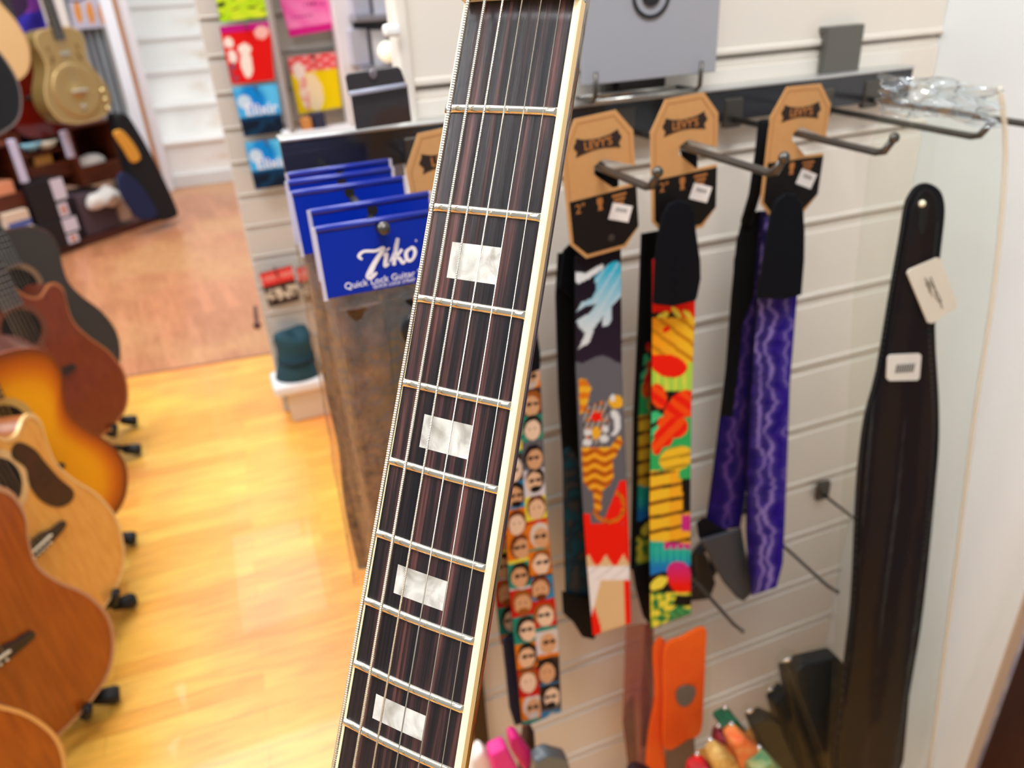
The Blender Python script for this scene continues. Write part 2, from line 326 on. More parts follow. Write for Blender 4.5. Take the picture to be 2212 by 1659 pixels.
for i in range(1, 23):
    y = fpos(i); w = bw(y)/2; x0, x1 = -w+.15, w-2.1; b = MB(MNm); nn = 9; prof = [(1.45*math.cos(math.pi*k/(nn-1)), -1.3*math.sin(math.pi*k/(nn-1))) for k in range(nn)]
    st = [x0, x0+.9]+[x0+.9+(x1-x0-1.8)*k/14 for k in range(1, 14)]+[x1-.9, x1]; vs = []
    for j, x in enumerate(st):
        h = .35 if j in (0, len(st)-1) else 1
        for (dy, dz) in prof: vs.append((x, y+dy, zr(x)+dz*h+(0 if 0 < dz else 0)-.02))
    fs = [(j*nn+k, (j+1)*nn+k, (j+1)*nn+k+1, j*nn+k+1) for j in range(len(st)-1) for k in range(nn-1)]
    fs += [tuple(range(nn)), tuple((len(st)-1)*nn+k for k in range(nn))[::-1]]
    b.add(vs, fs); b.build('fret', nickel, eg, smooth=True)
inl = {3: (-10.4, 8.4, 79.5, 91.6), 5: (-10.4, 8.8, 138.6, 150.1), 7: (-11.3, 9.05, 192.1, 202.4), 9: (-11.7, 9.35, 239.5, 248.5)}
for fr in (3, 5, 7, 9, 12, 15):
    if fr in inl: x0, x1, y0, y1 = inl[fr]
    else: c = (fpos(fr)+fpos(fr-1))/2; x0, x1, y0, y1 = -12, 10, c-3.6, c+3.6
    b = MB(MNm)
    b.grid(lambda u, v: (x0+(x1-x0)*u, y0+(y1-y0)*v, zr(x0+(x1-x0)*u)-.06), 10, 2); b.build('block_inlay', pearl, eg)
# nut
b = MB(MNm); b.box((0, -2, -.6), (43, 4, 3.4)); b.build('nut', mat('bone', '#efe3c6', .4), eg, bevel=.0004)
nx = [-17.5, -11.3, -4.7, 2.3, 9.1, 15.7]; ex = [-22, -13.6, -6, 2.9, 11.5, 20.2]
gauge = [.78, .6, .42, .27, .2, .14]
for i in range(6):
    def sp(y): t = y/260; return (nx[i]+(ex[i]-nx[i])*t, y, -1.7-gauge[i]-y*.0045+zr(20)*.0)
    b = MB(MNm)
    if i < 3:
        pitch = (.42, .34, .28)[i]; N_ = int((300+4)/pitch); pts = [sp(-4+k*pitch) for k in range(N_)]; rr = [gauge[i]*(1.0 if k % 2 else .8) for k in range(N_)]
        pts += [sp(628)]; rr += [gauge[i]]; b.tube(pts, rr, 8)
    else: b.tube([sp(-4), sp(300), sp(628)], gauge[i], 8)
    b.build('string', steel, eg, smooth=i >= 3)
# headstock above the frame, body below it
hs = cr([(-20, -9), (-24, -24), (-36, -42), (-38, -90), (-40, -140), (-36, -176), (-16, -168), (0, -180), (16, -168), (36, -176), (40, -140), (38, -90), (36, -42), (25, -24), (20, -9)], 4)
b = MB(MN @ Matrix.Rotation(math.radians(-14), 4, 'X') @ Matrix.Scale(.001, 4)); b.prism(hs, 2, 12); h = b.build('headstock', mat('maple', '#e6bf88', .3, coat=.4), eg, bevel=.001)
b = MB(MN @ Matrix.Rotation(math.radians(-14), 4, 'X') @ Matrix.Scale(.001, 4))
b.prism([(p[0]*.97, p[1]*.97-2) for p in hs], 1.2, 2.1); b.build('headstock_veneer', mat('black_gloss', '#0c0c0d', .2, coat=.6), eg)
for s in (-1, 1):
    for k in range(3):
        b = MB(MN @ Matrix.Rotation(math.radians(-14), 4, 'X') @ Matrix.Scale(.001, 4)); yy = -58-k*38
        b.tube([(s*28, yy, 17), (s*28, yy, -8)], 3.2, 12); b.tube([(s*28, yy, 20), (s*50, yy, 20)], 2.6, 10); b.box((s*54, yy, 20), (10, 15, 5)); b.build('tuner', nickel, eg, bevel=.0005)
bo = cr([(0, 860), (-90, 850), (-160, 790), (-165, 700), (-130, 610), (-105, 540), (-120, 470), (-100, 410), (-60, 390), (-28, 410), (0, 415), (28, 440), (52, 446), (80, 430), (112, 462), (108, 540), (130, 610), (165, 700), (160, 790), (90, 850)], 5, True)
b = MB(MNm); b.prism(bo, 6, 48); b.build('body', mat('burst', '#7a2a10', .2, coat=.8), eg, bevel=.004)
b = MB(MNm); b.prism([(p[0]*1.006, (p[1]-640)*1.006+640) for p in bo], 5.4, 11); b.build('body_binding', ivory, eg)
for yy in (490, 575): b = MB(MNm); b.box((0, yy, 2), (70, 36, 9)); b.build('pickup', mat('chrome', '#dddddd', .15, 1), eg, bevel=.002)
b = MB(MNm); b.box((0, 628, 0), (86, 14, 12)); b.build('bridge', nickel, eg, bevel=.002)
# ================================================================ ACOUSTIC GUITARS
DR = [(0, 0), (.09, .005), (.165, .04), (.2, .12), (.187, .2), (.148, .27), (.13, .32), (.135, .37), (.146, .415), (.137, .465), (.095, .494), (.03, .503)]
CUT = [(0, 0), (.09, .005), (.165, .04), (.2, .12), (.187, .2), (.148, .27), (.13, .32), (.134, .365), (.142, .405), (.132, .428), (.112, .43), (.08, .412), (.05, .425), (.03, .46), (.027, .503)]
ebony = mat('ebony', '#2c2322', .35, var=.3, vscale=80); bone = mat('bone', '#efe3c6', .4); tunermetal = mat('tuner_chrome', '#c9c9c9', .25, 1)
def wood(key, c, c2, coat=.5, rough=.3): return mat(key, c, rough, coat=coat, color2=c2, vscale=9, vstretch=(14, 14, 1))
def outline(cut, S):
    R_ = cr(CUT if cut else DR, 5); L_ = [(-x, y) for x, y in cr(DR, 5)][::-1]
    return [(x*S, y*S) for x, y in (R_+L_[:-1])]
def acoustic(name, label, M, top, side, cut=False, S=1.0, burst=None, guard=None, rosette='#8a6a50', binding='#c89a60', strings=True, group=None, resonator=False, fb='ebony', bind2=None, hole=True, depth=.11, bridge=True):
    root = thing(name, label, 'guitar', M @ Vector((0, 0, -.05)), group)
    out = outline(cut, S); n = len(out)
    b = MB(M); b.prism(out, -depth, -.002); b.build('body', side, root, bevel=.003)
    # soundboard as rings so that a burst can follow the edge
    cx, cy = 0, .2*S; b = MB(M); ks = [1, .97, .93, .88, .82, .75, .66, .55, .4, .2]; vs = []; cs = []
    def ringpt(p, k):
        return (cx*(1-k)+p[0]*k, (p[1] if k == 1 else cy+(p[1]-cy)*k), .001)
    for k in ks:
        for p in out:
            vs.append((p[0]*k, cy+(p[1]-cy)*k, .001)); e = 1-k
            if burst:
                dd = e/.42; cs.append(mix(burst[0], burst[1], dd/.34) if dd < .34 else mix(burst[1], burst[2], (dd-.34)*2.9))
            else: cs.append((1, 1, 1))
    fs = [(i*n+k, i*n+(k+1) % n, (i+1)*n+(k+1) % n, (i+1)*n+k) for i in range(len(ks)-1) for k in range(n)]
    vs.append((0, cy, .001)); cs.append(cs[-1]); fs += [((len(ks)-1)*n+k, (len(ks)-1)*n+(k+1) % n, len(vs)-1) for k in range(n)]
    b.add(vs, fs, cols=cs); b.build('soundboard', paintgloss if burst else top, root)
    b = MB(M)
    vs = [(p[0]*k, cy+(p[1]-cy)*k, z) for k, z in ((1.006, -.006), (1.006, .0022), (.975, .0022)) for p in out]
    fs = [(i*n+k, i*n+(k+1) % n, (i+1)*n+(k+1) % n, (i+1)*n+k) for i in range(2) for k in range(n)]
    b.add(vs, fs); b.build('binding', mat('bind'+binding, binding, .35, coat=.3), root)
    sh = .355*S; br = .213*S
    if hole and not resonator:
        b = MB(M); b.prism(circ(0, sh, .05*S), .0012, .0018); b.build('soundhole', mat('hole_dark', '#170f0b', .9), root)
        b = MB(M); o1, o2 = circ(0, sh, .065*S), circ(0, sh, .05*S); b.add([(x, y, .002) for x, y in o1]+[(x, y, .002) for x, y in o2], [(k, (k+1) % 32, 32+(k+1) % 32, 32+k) for k in range(32)])
        b.build('rosette', mat('ros'+rosette, rosette, .4), root)
    if guard:
        pg = cr([(.05, .385), (.075, .40), (.1, .37), (.108, .335), (.12, .29), (.135, .25), (.118, .235), (.085, .245), (.06, .28), (.055, .32), (.064, .35)], 5, True)
        b = MB(M); b.prism([(x*S, y*S) for x, y in pg], .001, .0032); b.build('pickguard', guard, root)
    if not resonator and bridge:
        bp = cr([(-.078, .006), (-.05, .008), (-.025, .017), (0, .018), (.025, .017), (.05, .008), (.078, .006), (.078, -.008), (.04, -.013), (0, -.015), (-.04, -.013), (-.078, -.008)], 2, True)
        b = MB(M); b.prism([(x*S, br+y*S) for x, y in bp], .001, .009); bo_ = b.build('bridge', ebony, root, bevel=.0015)
        b = MB(M); b.box((0, br+.002, .0105), (.074*S, .003, .005)); b.build('saddle', bone, bo_)
        for i in range(6): b = MB(M); b.ball(((-.027+.0108*i)*S, br-.009, .0105), .0028, n=8); b.build('bridge_pin', bone, bo_, smooth=True)
    ytop = .503*S; ynut = br+.645; yfe = ynut-.645*(1-2**(-20/12))
    b = MB(M); b.add([(-.029, yfe, .002), (.029, yfe, .002), (.0215, ynut, .002), (-.0215, ynut, .002), (-.029, yfe, .0085), (.029, yfe, .0085), (.0215, ynut, .0085), (-.0215, ynut, .0085)], [(0, 3, 2, 1), (4, 5, 6, 7), (0, 1, 5, 4), (1, 2, 6, 5), (2, 3, 7, 6), (3, 0, 4, 7)])
    fbo = b.build('fretboard', ebony, root)
    for i in range(1, 21):
        y = ynut-.645*(1-2**(-i/12)); w = .0215+(.029-.0215)*(ynut-y)/(ynut-yfe); fr = MB(M); fr.box((0, y, .009), (2*w, .0022, .0012)); fr.build('fret', tunermetal, fbo)
    b = MB(M); vs = []
    for y in (ytop-.02, ytop+.03, ynut-.02, ynut):
        w = .028-(y-ytop)*.019
        for k in range(9): a = math.pi*k/8; vs.append((w*math.cos(a), y, .002-(.024 if y > ytop else .06)*math.sin(a)))
    fs = [(i*9+k, (i+1)*9+k, (i+1)*9+k+1, i*9+k+1) for i in range(3) for k in range(8)]; b.add(vs, fs); b.build('neck', side, root, smooth=True)
    Mh = M @ Matrix.Translation((0, ynut, 0)) @ Matrix.Rotation(math.radians(-14), 4, 'X')
    b = MB(Mh); b.prism([(-.022, 0), (.022, 0), (.034, .04), (.036, .17), (.02, .185), (0, .18), (-.02, .185), (-.036, .17), (-.034, .04)], -.014, 0); hd = b.build('headstock', side, root, bevel=.001)
    for s in (-1, 1):
        for k in range(3): b = MB(Mh); b.tube([(s*.025, .05+k*.045, -.02), (s*.025, .05+k*.045, .012)], .003, 8); b.box((s*.05, .05+k*.045, -.016), (.014, .016, .006)); b.build('tuner', tunermetal, hd)
    if strings:
        for i in range(6):
            b = MB(M); b.tube([((-.027+.0108*i), br+.002, .013), ((-.0175+.007*i), ynut, .0105)], (.0007, .0006, .0005, .0004, .0003, .0003)[i], 6); b.build('string', steel, root)
    if resonator:
        gold = top
        b = MB(M); b.lathe([(.001, .012), (.012, .014), (.02, .006), (.06, .004), (.1, .006), (.125, .009), (.132, .006), (.135, .001)], 36, (0, .17*S, 0)); cp = b.build('cone_cover', gold, root, smooth=True)
        b = MB(M); b.box((0, .17*S, .02), (.09, .014, .012)); b.build('bridge_cover', mat('pale_metal', '#e0d6c0', .25, .8), cp, bevel=.002)
        b = MB(M); b.box((0, .085*S, .012), (.03, .02, .01)); b.build('tailpiece', mat('pale_metal'), root, bevel=.002)
        for s in (-1, 1):
            b = MB(M); b.prism(cr([(s*.075, .37), (s*.088, .36), (s*.075, .33), (s*.088, .30), (s*.08, .29), (s*.067, .32), (s*.08, .345)], 4, True), .0012, .003); b.build('sound_slot', mat('slot_bronze', '#6b5026', .5), root)
        for k in range(3): b = MB(M); b.lathe([(.001, .02), (.011, .018), (.013, .002)], 16, (.155*S, .15*S-.045*k, 0)); b.build('knob', mat('gold_knob', '#e9d69a', .2, .9), root, smooth=True)
        b = MB(M); b.box((0, .415*S-.04, .003), (.06, .02, .006)); b.build('neck_plate', mat('pale_metal'), root)
    return root
def GM(x):
    m = rodr(x[:3]).to_4x4(); m.translation = CAM+Vector(x[3:]); return m
m_mah = wood('mahogany_top', '#7c2f08', '#6a2404'); m_mahs = wood('mahogany_side', '#5c2412', '#43170b')
m_cedar = wood('cedar_top', '#a4500e', '#8c3e06'); m_cedars = wood('cedar_side', '#7d3a1e', '#642a14')
m_spruce = wood('spruce_top', '#e6a854', '#d69440'); m_spr_s = wood('spruce_side', '#9c5a2a', '#84461d')
guard = mat('tortoise_guard', '#240d0a', .3, coat=.3, color2='#3a160c', vscale=40)
xs = {'G4': [1.4499, 0.5379, 0.5663, -0.4991, 1.1404, -1.1422], 'NAT': [1.2784, 0.7537, 0.8412, -0.4345, 1.3806, -1.107], 'SUN': [1.5978, 0.4156, 0.4586, -0.5054, 1.6702, -1.1058],
      'MAH': [1.3658, 0.4914, 0.6143, -0.4879, 2.1032, -1.0713], 'BOT': [1.4, .53, .6, -.523, .8145, -1.08]}
g1 = acoustic('acoustic_guitar', 'orange-brown acoustic guitar nearest the camera in the floor row', GM(xs['BOT']), m_cedar, m_cedars, binding='#d9a05a', group='acoustic guitars on floor stands')
g2 = acoustic('acoustic_guitar', 'reddish brown acoustic guitar with dark bridge and white saddle, second in the floor row', GM(xs['G4']), m_cedar, m_mahs, depth=.06, binding='#b98a68', group='acoustic guitars on floor stands')
g3 = acoustic('acoustic_guitar', 'natural blond acoustic guitar with cutaway and dark tortoise pickguard', GM(xs['NAT']), m_spruce, m_spr_s, cut=True, guard=guard, rosette='#d9b27a', binding='#e8c080', group='acoustic guitars on floor stands')
bst = (L('#7a2c0e'), L('#d06a08'), L('#f4ac06'))
g4 = acoustic('acoustic_guitar', 'yellow sunburst acoustic guitar with red-brown edges behind the blond one', GM(xs['SUN']), m_spruce, m_mahs, burst=bst, rosette='#c9a860', binding='#7a3a20', group='acoustic guitars on floor stands')
g5 = acoustic('acoustic_guitar', 'plain brown mahogany acoustic guitar with cutaway, farthest of the floor row', GM(xs['MAH']), m_mah, m_mahs, cut=True, rosette='#6a3a28', binding='#a8653c', group='acoustic guitars on floor stands')
M6 = GM([1.3658, 0.4914, 0.6143, -0.505, 2.30, -1.02])
g6 = acoustic('acoustic_guitar', 'dark charcoal-topped acoustic guitar tucked directly behind the mahogany one', M6, mat('charcoal_top', '#3a3634', .5), m_mahs, binding='#4a3a34', group='acoustic guitars on floor stands')
rubber = mat('black_rubber', '#101214', .5); standm = mat('stand_black', '#1a1c1e', .35, .3)
def stand(M, low, label, grp='floor guitar stands'):
    base = M @ Vector((0, 0, -.06)); root = thing('guitar_stand', label, 'guitar stand', (base.x, base.y, 0), grp)
    wx = (M.to_3x3() @ Vector((1, 0, 0))); wx.z = 0; wx.normalize(); nn = wx.cross(Vector((0, 0, 1))).normalized()
    if nn.dot(M.to_3x3() @ Vector((0, 0, 1))) < 0: nn = -nn
    c = Vector((base.x, base.y, 0)); hz = (M @ Vector((0, 0, 0))).z
    def q(x, n, z): return c+wx*x+nn*n+Vector((0, 0, z))
    b = MB(); b.tube([q(0, -.16, hz+.25), q(0, -.15, .1)], .011, 10); b.tube([q(0, -.15, .12), q(.05, -.04, .09), q(.15, .03, .03)], .009, 8); b.tube([q(0, -.15, .12), q(-.05, -.04, .09), q(-.15, .03, .03)], .009, 8); b.tube([q(0, -.15, .12), q(0, -.3, .02)], .009, 8)
    b.build('stand_frame', standm, root, smooth=True)
    for s in (-1, 1):
        b = MB(); b.tube([q(s*.135, .02, .036), q(s*.165, .04, .022), q(s*.172, .045, .02)], [.013, .018, .014], 12); b.build('rubber_foot', rubber, root, smooth=True)
        b = MB(); b.tube([q(0, -.15, hz+.0), q(s*.09, -.10, hz-.012), q(s*.1, .06, hz-.014), q(s*.1, .075, hz+.02)], .009, 8); b.build('support_arm', rubber, root, smooth=True)
    return root
for k, nm in (('BOT', 'black guitar stand under the nearest orange-brown guitar'), ('G4', 'black guitar stand under the reddish brown guitar with the white saddle'), ('NAT', 'black guitar stand under the blond cutaway guitar'), ('SUN', 'black guitar stand under the sunburst guitar'), ('MAH', 'black guitar stand under the mahogany cutaway guitar')): stand(GM(xs[k]), 0, nm)
stand(M6, 0, 'black guitar stand under the charcoal-topped guitar')
# ================================================================ RAIL AND HOOKS
railm = mat('rail_dark', '#2b2c31', .22, .2, coat=.5)
rail = thing('display_rail', 'long dark grey hook rail fixed across the cream slatwall', 'rail', (.4, .70, CAMZ-.13))
b = MB(); b.box((.41, .703, CAMZ-.128), (.70, .006, .032)); b.build('bar', railm, rail, bevel=.001); b = MB(); b.box((.41, .711, CAMZ-.1112), (.70, .026, .003)); b.build('top_flange', mat('flange_highlight', '#c9c9c8', .3, .6), rail, bevel=.001)  # pale flange colour stands in for the reflection along the rail top
brk = mat('bracket_grey', '#6a6862', .35, .5)
for x0 in (.667, .40): b = MB(); b.box((x0, .716, CAMZ-.088), (.05, .008, .05)); b.box((x0, .722, CAMZ-.066), (.052, .012, .006)); b.build('bracket', brk, rail, bevel=.001)
def hook(X, Z, Yend, label, Yb=.70, r=.0032, plate=True, up=.012, name='display_hook', grp='rail hooks'):
    root = thing(name, label, 'hook', (X, Yb, CAMZ+Z), grp)
    pts = [(X, Yb, CAMZ+Z), (X, (Yb+Yend)/2, CAMZ+Z-.001), (X, Yend+.016, CAMZ+Z-.002), (X, Yend+.008, CAMZ+Z), (X, Yend, CAMZ+Z+up)]
    b = MB(); b.tube(pts, r, 12); b.build('prong', blackmetal, root, smooth=True)
    b = MB(); b.ball((X, Yend, CAMZ+Z+up), r*1.35, n=12); b.build('tip', blackmetal, root, smooth=True)
    if plate: b = MB(); b.box((X, Yb+.002, CAMZ+Z+.006), (.022, .008, .03)); b.build('clip', blackmetal, root, bevel=.002)
    return root
zk = PY(830, 500, .482)
H1 = (zk.x, zk.z-CAMZ)
hook(H1[0], H1[1], .482, 'dark wire hook carrying the blue carded strap packs', up=.002, plate=False)
hook(.307, -.144, .498, 'dark wire hook carrying the strap with the tiger print')
hook(.392, -.138, .463, 'dark wire hook carrying the strap with tropical flowers')
hook(.520, -.142, .486, 'dark wire hook carrying the purple lightning strap')
hook(.639, -.144, .496, 'long empty dark wire hook between the purple strap and the plastic bag')
hook(.703, -.1405, .462, 'dark wire hook running through the clear plastic bag')
ft = PY(968, 345, .60)
hook(ft.x, -.142, .50, 'dark wire hook behind the electric guitar neck carrying the faces strap')
p = PY(1778, 1068, .715); hook(p.x, p.z-CAMZ, .55, 'grey low hook beside the black strap in the bag', Yb=.715, r=.0022, grp='low slatwall hooks')
p = PY(1808, 1281, .53); hook(p.x, p.z-CAMZ, .53, 'thin grey low hook sticking out right of the purple strap', Yb=.715, r=.0022, up=.002, grp='low slatwall hooks')
p = PY(1603, 1366, .53); hook(p.x, p.z-CAMZ, .53, 'thin grey low hook right of the tropical strap end', Yb=.715, r=.0022, up=.002, grp='low slatwall hooks')
# ================================================================ STRAPS
kraft = mat('kraft_card', '#c6935c', .6, var=.06, vscale=200); kraft_edge = mat('kraft_border', '#a87038', .6); tagblack = mat('tag_black', '#0e0807', .55, spec=.3); tagtan = mat('tag_tan_print', '#b07038', .6); emb = mat('emblem_dark', '#2a1a14', .5)
TO = [(-.034, -.025), (-.019, 0), (.019, 0), (.034, -.019), (.034, -.049), (.004, -.037), (-.005, -.041), (-.006, -.048), (.012, -.064), (.034, -.064), (.034, -.104), (.020, -.120), (-.020, -.120), (-.034, -.104)]
def hang_tag(parent, X, Z, Y, roll=0, icons=True):
    """card centred on the hook X, Z (hook passes at local (0,-.04))"""
    M = Matrix.Translation((X, Y, CAMZ+Z)) @ Matrix.Rotation(math.radians(90), 4, 'X') @ Matrix.Rotation(math.radians(roll), 4, 'Z') @ Matrix.Translation((0, .042, 0))
    b = MB(M); b.prism(TO, 0, .0012); t = b.build('hang_tag', kraft, parent)
    ins = lambda k: [(x*(1-k/.034), -.06+(y+.06)*(1-k/.06)) for x, y in TO[:4]]
    b = MB(M)
    for (p, q) in ((0, 1), (1, 2), (2, 3)):
        A, B = ins(.004)[p], ins(.004)[q]; b.tube([(A[0], A[1], .0013), (B[0], B[1], .0013)], .00035, 4)
    b.tube([(.030, -.02, .0013), (.030, -.046, .0013)], .00035, 4); b.tube([(-.030, -.027, .0013), (-.030, -.066, .0013)], .00035, 4); b.build('border_line', kraft_edge, t)
    b = MB(M); b.prism([(-.031, -.0665), (.034, -.0665), (.034, -.103), (.0185, -.1165), (-.0185, -.1165), (-.031, -.103)], .0012, .0016); bk = b.build('printed_band', tagblack, t)
    e = cr([(-.020, -.0155), (-.0225, -.0195), (-.0195, -.0235), (-.021, -.0275), (-.0165, -.0265), (0, -.0245), (.0165, -.0265), (.021, -.0275), (.0195, -.0235), (.0225, -.0195), (.020, -.0155)], 3)+[(.0195, -.0125), (.012, -.0150), (0, -.0162), (-.012, -.0150), (-.0195, -.0125)]
    e = [(x, y-.003) for x, y in e]
    b = MB(M); b.prism(e, .0012, .0018); em = b.build('emblem', emb, t)
    text('emblem_lettering', "LEVY'S", .0098, M @ Matrix.Translation((0, -.0235, .0019)), tagtan, em, sx=.95, bold=.0002)
    if icons:
        text('size_print', '2"', .0115, M @ Matrix.Translation((-.0215, -.0745, .0017)), tagtan, bk)
        b = MB(M); b.prism([(-.005, -.069), (0, -.069), (.0005, -.073), (-.001, -.076), (0, -.080), (-.005, -.080), (-.004, -.076), (-.0055, -.073)], .0016, .0018); b.build('strap_icon', tagtan, bk)
        for k in range(3): b = MB(M); b.box((.0165, -.0708-.0037*k, .0017), (.014-.003*k, .002, .0003)); b.build('print_line', tagtan, bk)
    b = MB(M); b.prism(circ(.006, -.107, .0032, 16), .0014, .0020); b.build('eyelet', mat('eyelet', '#3c3430', .5), t)
    Ml = M @ Matrix.Translation((.0165, -.0865, .0022)) @ Matrix.Rotation(math.radians(-22), 4, 'Z')
    b = MB(Ml); b.box((0, 0, 0), (.0205, .0145, .0005)); pl = b.build('price_label', white_label, t)
    b = MB(Ml)
    for k in range(7): b.box((-.005+.0017*k, .0022, .0004), (.0007, .0035, .0002))
    b.build('price_print', print_dark, pl)
    return t
def ribbon(name, rows, Y, fn, parent, n=(26, 200), thick=.0022, mats=None, curve=0, bell=0):
    """rows: (xl, yl, xr, yr) photo coordinates of both edges; the band itself hangs in the plane y = Y"""
    R_ = np.array(rows, float); yy = (R_[:, 1]+R_[:, 3])/2; yy = (yy-yy[0])/(yy[-1]-yy[0])
    def at(t): return [np.interp(t, yy, R_[:, k]) for k in range(4)]
    def g(u, t):
        xl, yl, xr, yr = at(t); x, y = xl+(xr-xl)*u, yl+(yr-yl)*u
        P = PY(x, y, Y); dy = bell*math.sin(math.pi*u)+curve*math.sin(math.pi*t); return P+Vector((0, -dy, 0))
    def c(u, t):
        xl, yl, xr, yr = at(t); return fn(xl+(xr-xl)*u, yl+(yr-yl)*u, u, t) if fn else (1, 1, 1)
    b = MB(); b.grid(g, n[0], n[1], c)
    b.f = [f[::-1] for f in b.f]
    return b.build(name, mats or [paint, blackweb], parent, smooth=True, thick=thick, off=0)
def plate(name, px, Y, m, parent, t=.002, bevel=0, front=0, smooth_pts=0):
    """traced outline standing in the plane y = Y with real thickness t (towards the viewer)"""
    if smooth_pts: px = cr(px, smooth_pts, True)
    P = [PY(x, y, Y) for x, y in px]; b = MB(Matrix(((1, 0, 0, 0), (0, 0, -1, Y), (0, 1, 0, 0), (0, 0, 0, 1)))); b.prism([(p.x, p.z) for p in P], 0, t)
    return b.build(name, m, parent, bevel=bevel)
# --- tiger strap
C_ = {k: L(v) for k, v in dict(night='#150e1c', grey='#63636c', cyan='#2fb3d6', pale='#dfe5ea', org='#e07a12', yel='#f0b428', red='#f01a08', cream='#e2c190', white='#f2f0f2', dk='#0c0a0c', brn='#a04a10').items()}
def X1(pts, sc, x0, y0): return [(x0+x*sc, y0+y*sc) for x, y in pts]
wave = X1([(500, 310), (560, 300), (585, 345), (580, 580), (500, 660), (510, 740), (480, 800), (430, 810), (440, 730), (370, 820), (330, 940), (250, 980), (300, 860), (240, 800), (235, 760), (340, 700), (380, 640), (300, 650), (235, 690), (270, 620), (350, 590), (390, 520), (370, 430), (430, 370)], .2773, 1180, 480)
arc = X1([(215, 385), (300, 395), (430, 320), (450, 350), (340, 430), (250, 475), (215, 450)], .2773, 1180, 480)
sc7 = lambda p: X1(p, .2653, 1190, 700)
armL = sc7([(225, 450), (280, 440), (325, 520), (300, 620), (285, 700), (235, 730), (222, 600)]); head = sc7([(270, 680), (450, 610), (470, 820), (430, 960), (290, 980), (262, 840)])
bodyT = sc7([(250, 1000), (480, 1000), (550, 900), (585, 960), (520, 1080), (500, 1100), (512, 1230), (480, 1300), (415, 1350), (405, 1500), (372, 1590), (345, 1480), (340, 1370), (270, 1300), (248, 1150)])
def tigerfn(x, y, u, t):
    c7 = ((x-1190)/.2653, (y-700)/.2653)
    if y < 775+8*math.sin(x/14): c = mix(C_['night'], L('#2a1c30'), (y-600)/200)
    else: c = C_['grey']
    if inpoly(x, y, arc): c = C_['pale']
    if inpoly(x, y, wave):
        q = (y-580)/150; c = mix(C_['cyan'], C_['pale'], q); 
        if math.sin((x*.9+y*.55)/3.2) > .75: c = mix(c, C_['pale'], .35)
    a, b_ = c7
    if inpoly(x, y, bodyT):
        s = math.sin(b_/13+math.sin(a/25)*1.2); c = C_['yel'] if s > .45 else C_['org'] if s > -.6 else C_['brn']
    if inpoly(x, y, armL): c = C_['yel'] if math.sin(b_/16) > 0 else C_['org']
    if inpoly(x, y, head): c = C_['org'] if math.sin(a/9)+math.sin(b_/11) > 1 else L('#a9a29e') if math.sin(a/7+b_/17) > -.2 else L('#3a2c2c')
    for e, k in (((525, 630, 58, 55), 'yel'), ((500, 600, 20, 30), 'pale'), ((290, 960, 38, 28), 'pale'), ((430, 930, 36, 30), 'pale'), ((300, 880, 36, 26), 'pale'), ((440, 850, 30, 26), 'pale'), ((365, 880, 34, 50), 'yel'), ((365, 750, 44, 38), 'red')):
        if inell(a, b_, *e): c = C_[k]
    if inell(a, b_, 500, 800, 66, 105) and not inell(a, b_, 480, 820, 34, 70) and b_ < 1010: c = C_['pale'] if a > 480 else c
    if y > 1130 or (b_ > 1270 and a > 430+(1590-b_)*.40 and b_ < 1620) or (b_ > 1540 and a < 320):
        if y > 1100 or a > 430 or a < 320: c = C_['red']
    dT = abs(math.hypot((a-470)/120, (b_-1480)/125)-1)
    if dT < .13 and (b_ > 1500 or a > 530): c = C_['org'] if math.sin(a/7)*math.sin(b_/7) > -.3 else L('#7a4020')
    if y > 1185:
        k = (x-1270)/90; drip = 1190+26*abs(math.sin(k*7.5))
        if y > drip+4: c = C_['cream']
    if y > 1222+(x-1315)*-.02 and y < 1252: c = C_['white'] if math.sin(x/5+y/4) > -.9 else L('#d8d2d8')
    if y >= 1252:
        c = C_['cream']
        if u < .12+.10*math.sin(y/30) or u > .84: c = C_['red']
        if u < .30-(y-1252)/260 : c = C_['white']
    return c
def strap_root(name, label, X, Z, grp='printed guitar straps on the rail'): return thing(name, label, 'strap', (X, .6, CAMZ+Z), grp)
tg = strap_root('guitar_strap', 'guitar strap printed with climbing tiger, blue waves and red lower end', .31, -.3)
ribbon('webbing', [(1242, 555, 1340, 535), (1243, 800, 1342, 780), (1252, 1000, 1350, 980), (1264, 1180, 1357, 1155), (1280, 1372, 1362, 1345)], .60, tigerfn, tg, n=(30, 300))
def tealfn(x, y, u, t):  # rear band print kept darker, its shade mixed into the colours
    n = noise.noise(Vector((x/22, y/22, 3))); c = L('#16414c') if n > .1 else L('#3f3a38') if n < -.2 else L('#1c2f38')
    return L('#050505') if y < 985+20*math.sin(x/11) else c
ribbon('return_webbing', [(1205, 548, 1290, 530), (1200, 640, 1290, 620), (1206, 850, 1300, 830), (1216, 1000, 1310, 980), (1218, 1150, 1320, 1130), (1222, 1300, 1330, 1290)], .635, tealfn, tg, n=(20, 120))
plate('leather_end', [(1212, 1275), (1285, 1290), (1300, 1340), (1280, 1378), (1255, 1372), (1235, 1340), (1215, 1322)], .632, blackleather, tg, t=.004, bevel=.001)
plate('buckle_tab', [(1215, 540), (1235, 520), (1262, 600), (1250, 660), (1205, 620)], .632, blackleather, tg, t=.003, bevel=.001)
hang_tag(tg, .307, -.144, .592, roll=5)
plate('inner_loop', [(1280, 352), (1290, 345), (1300, 350), (1334, 384), (1334, 420), (1290, 400)], .606, blackweb, tg, t=.002)
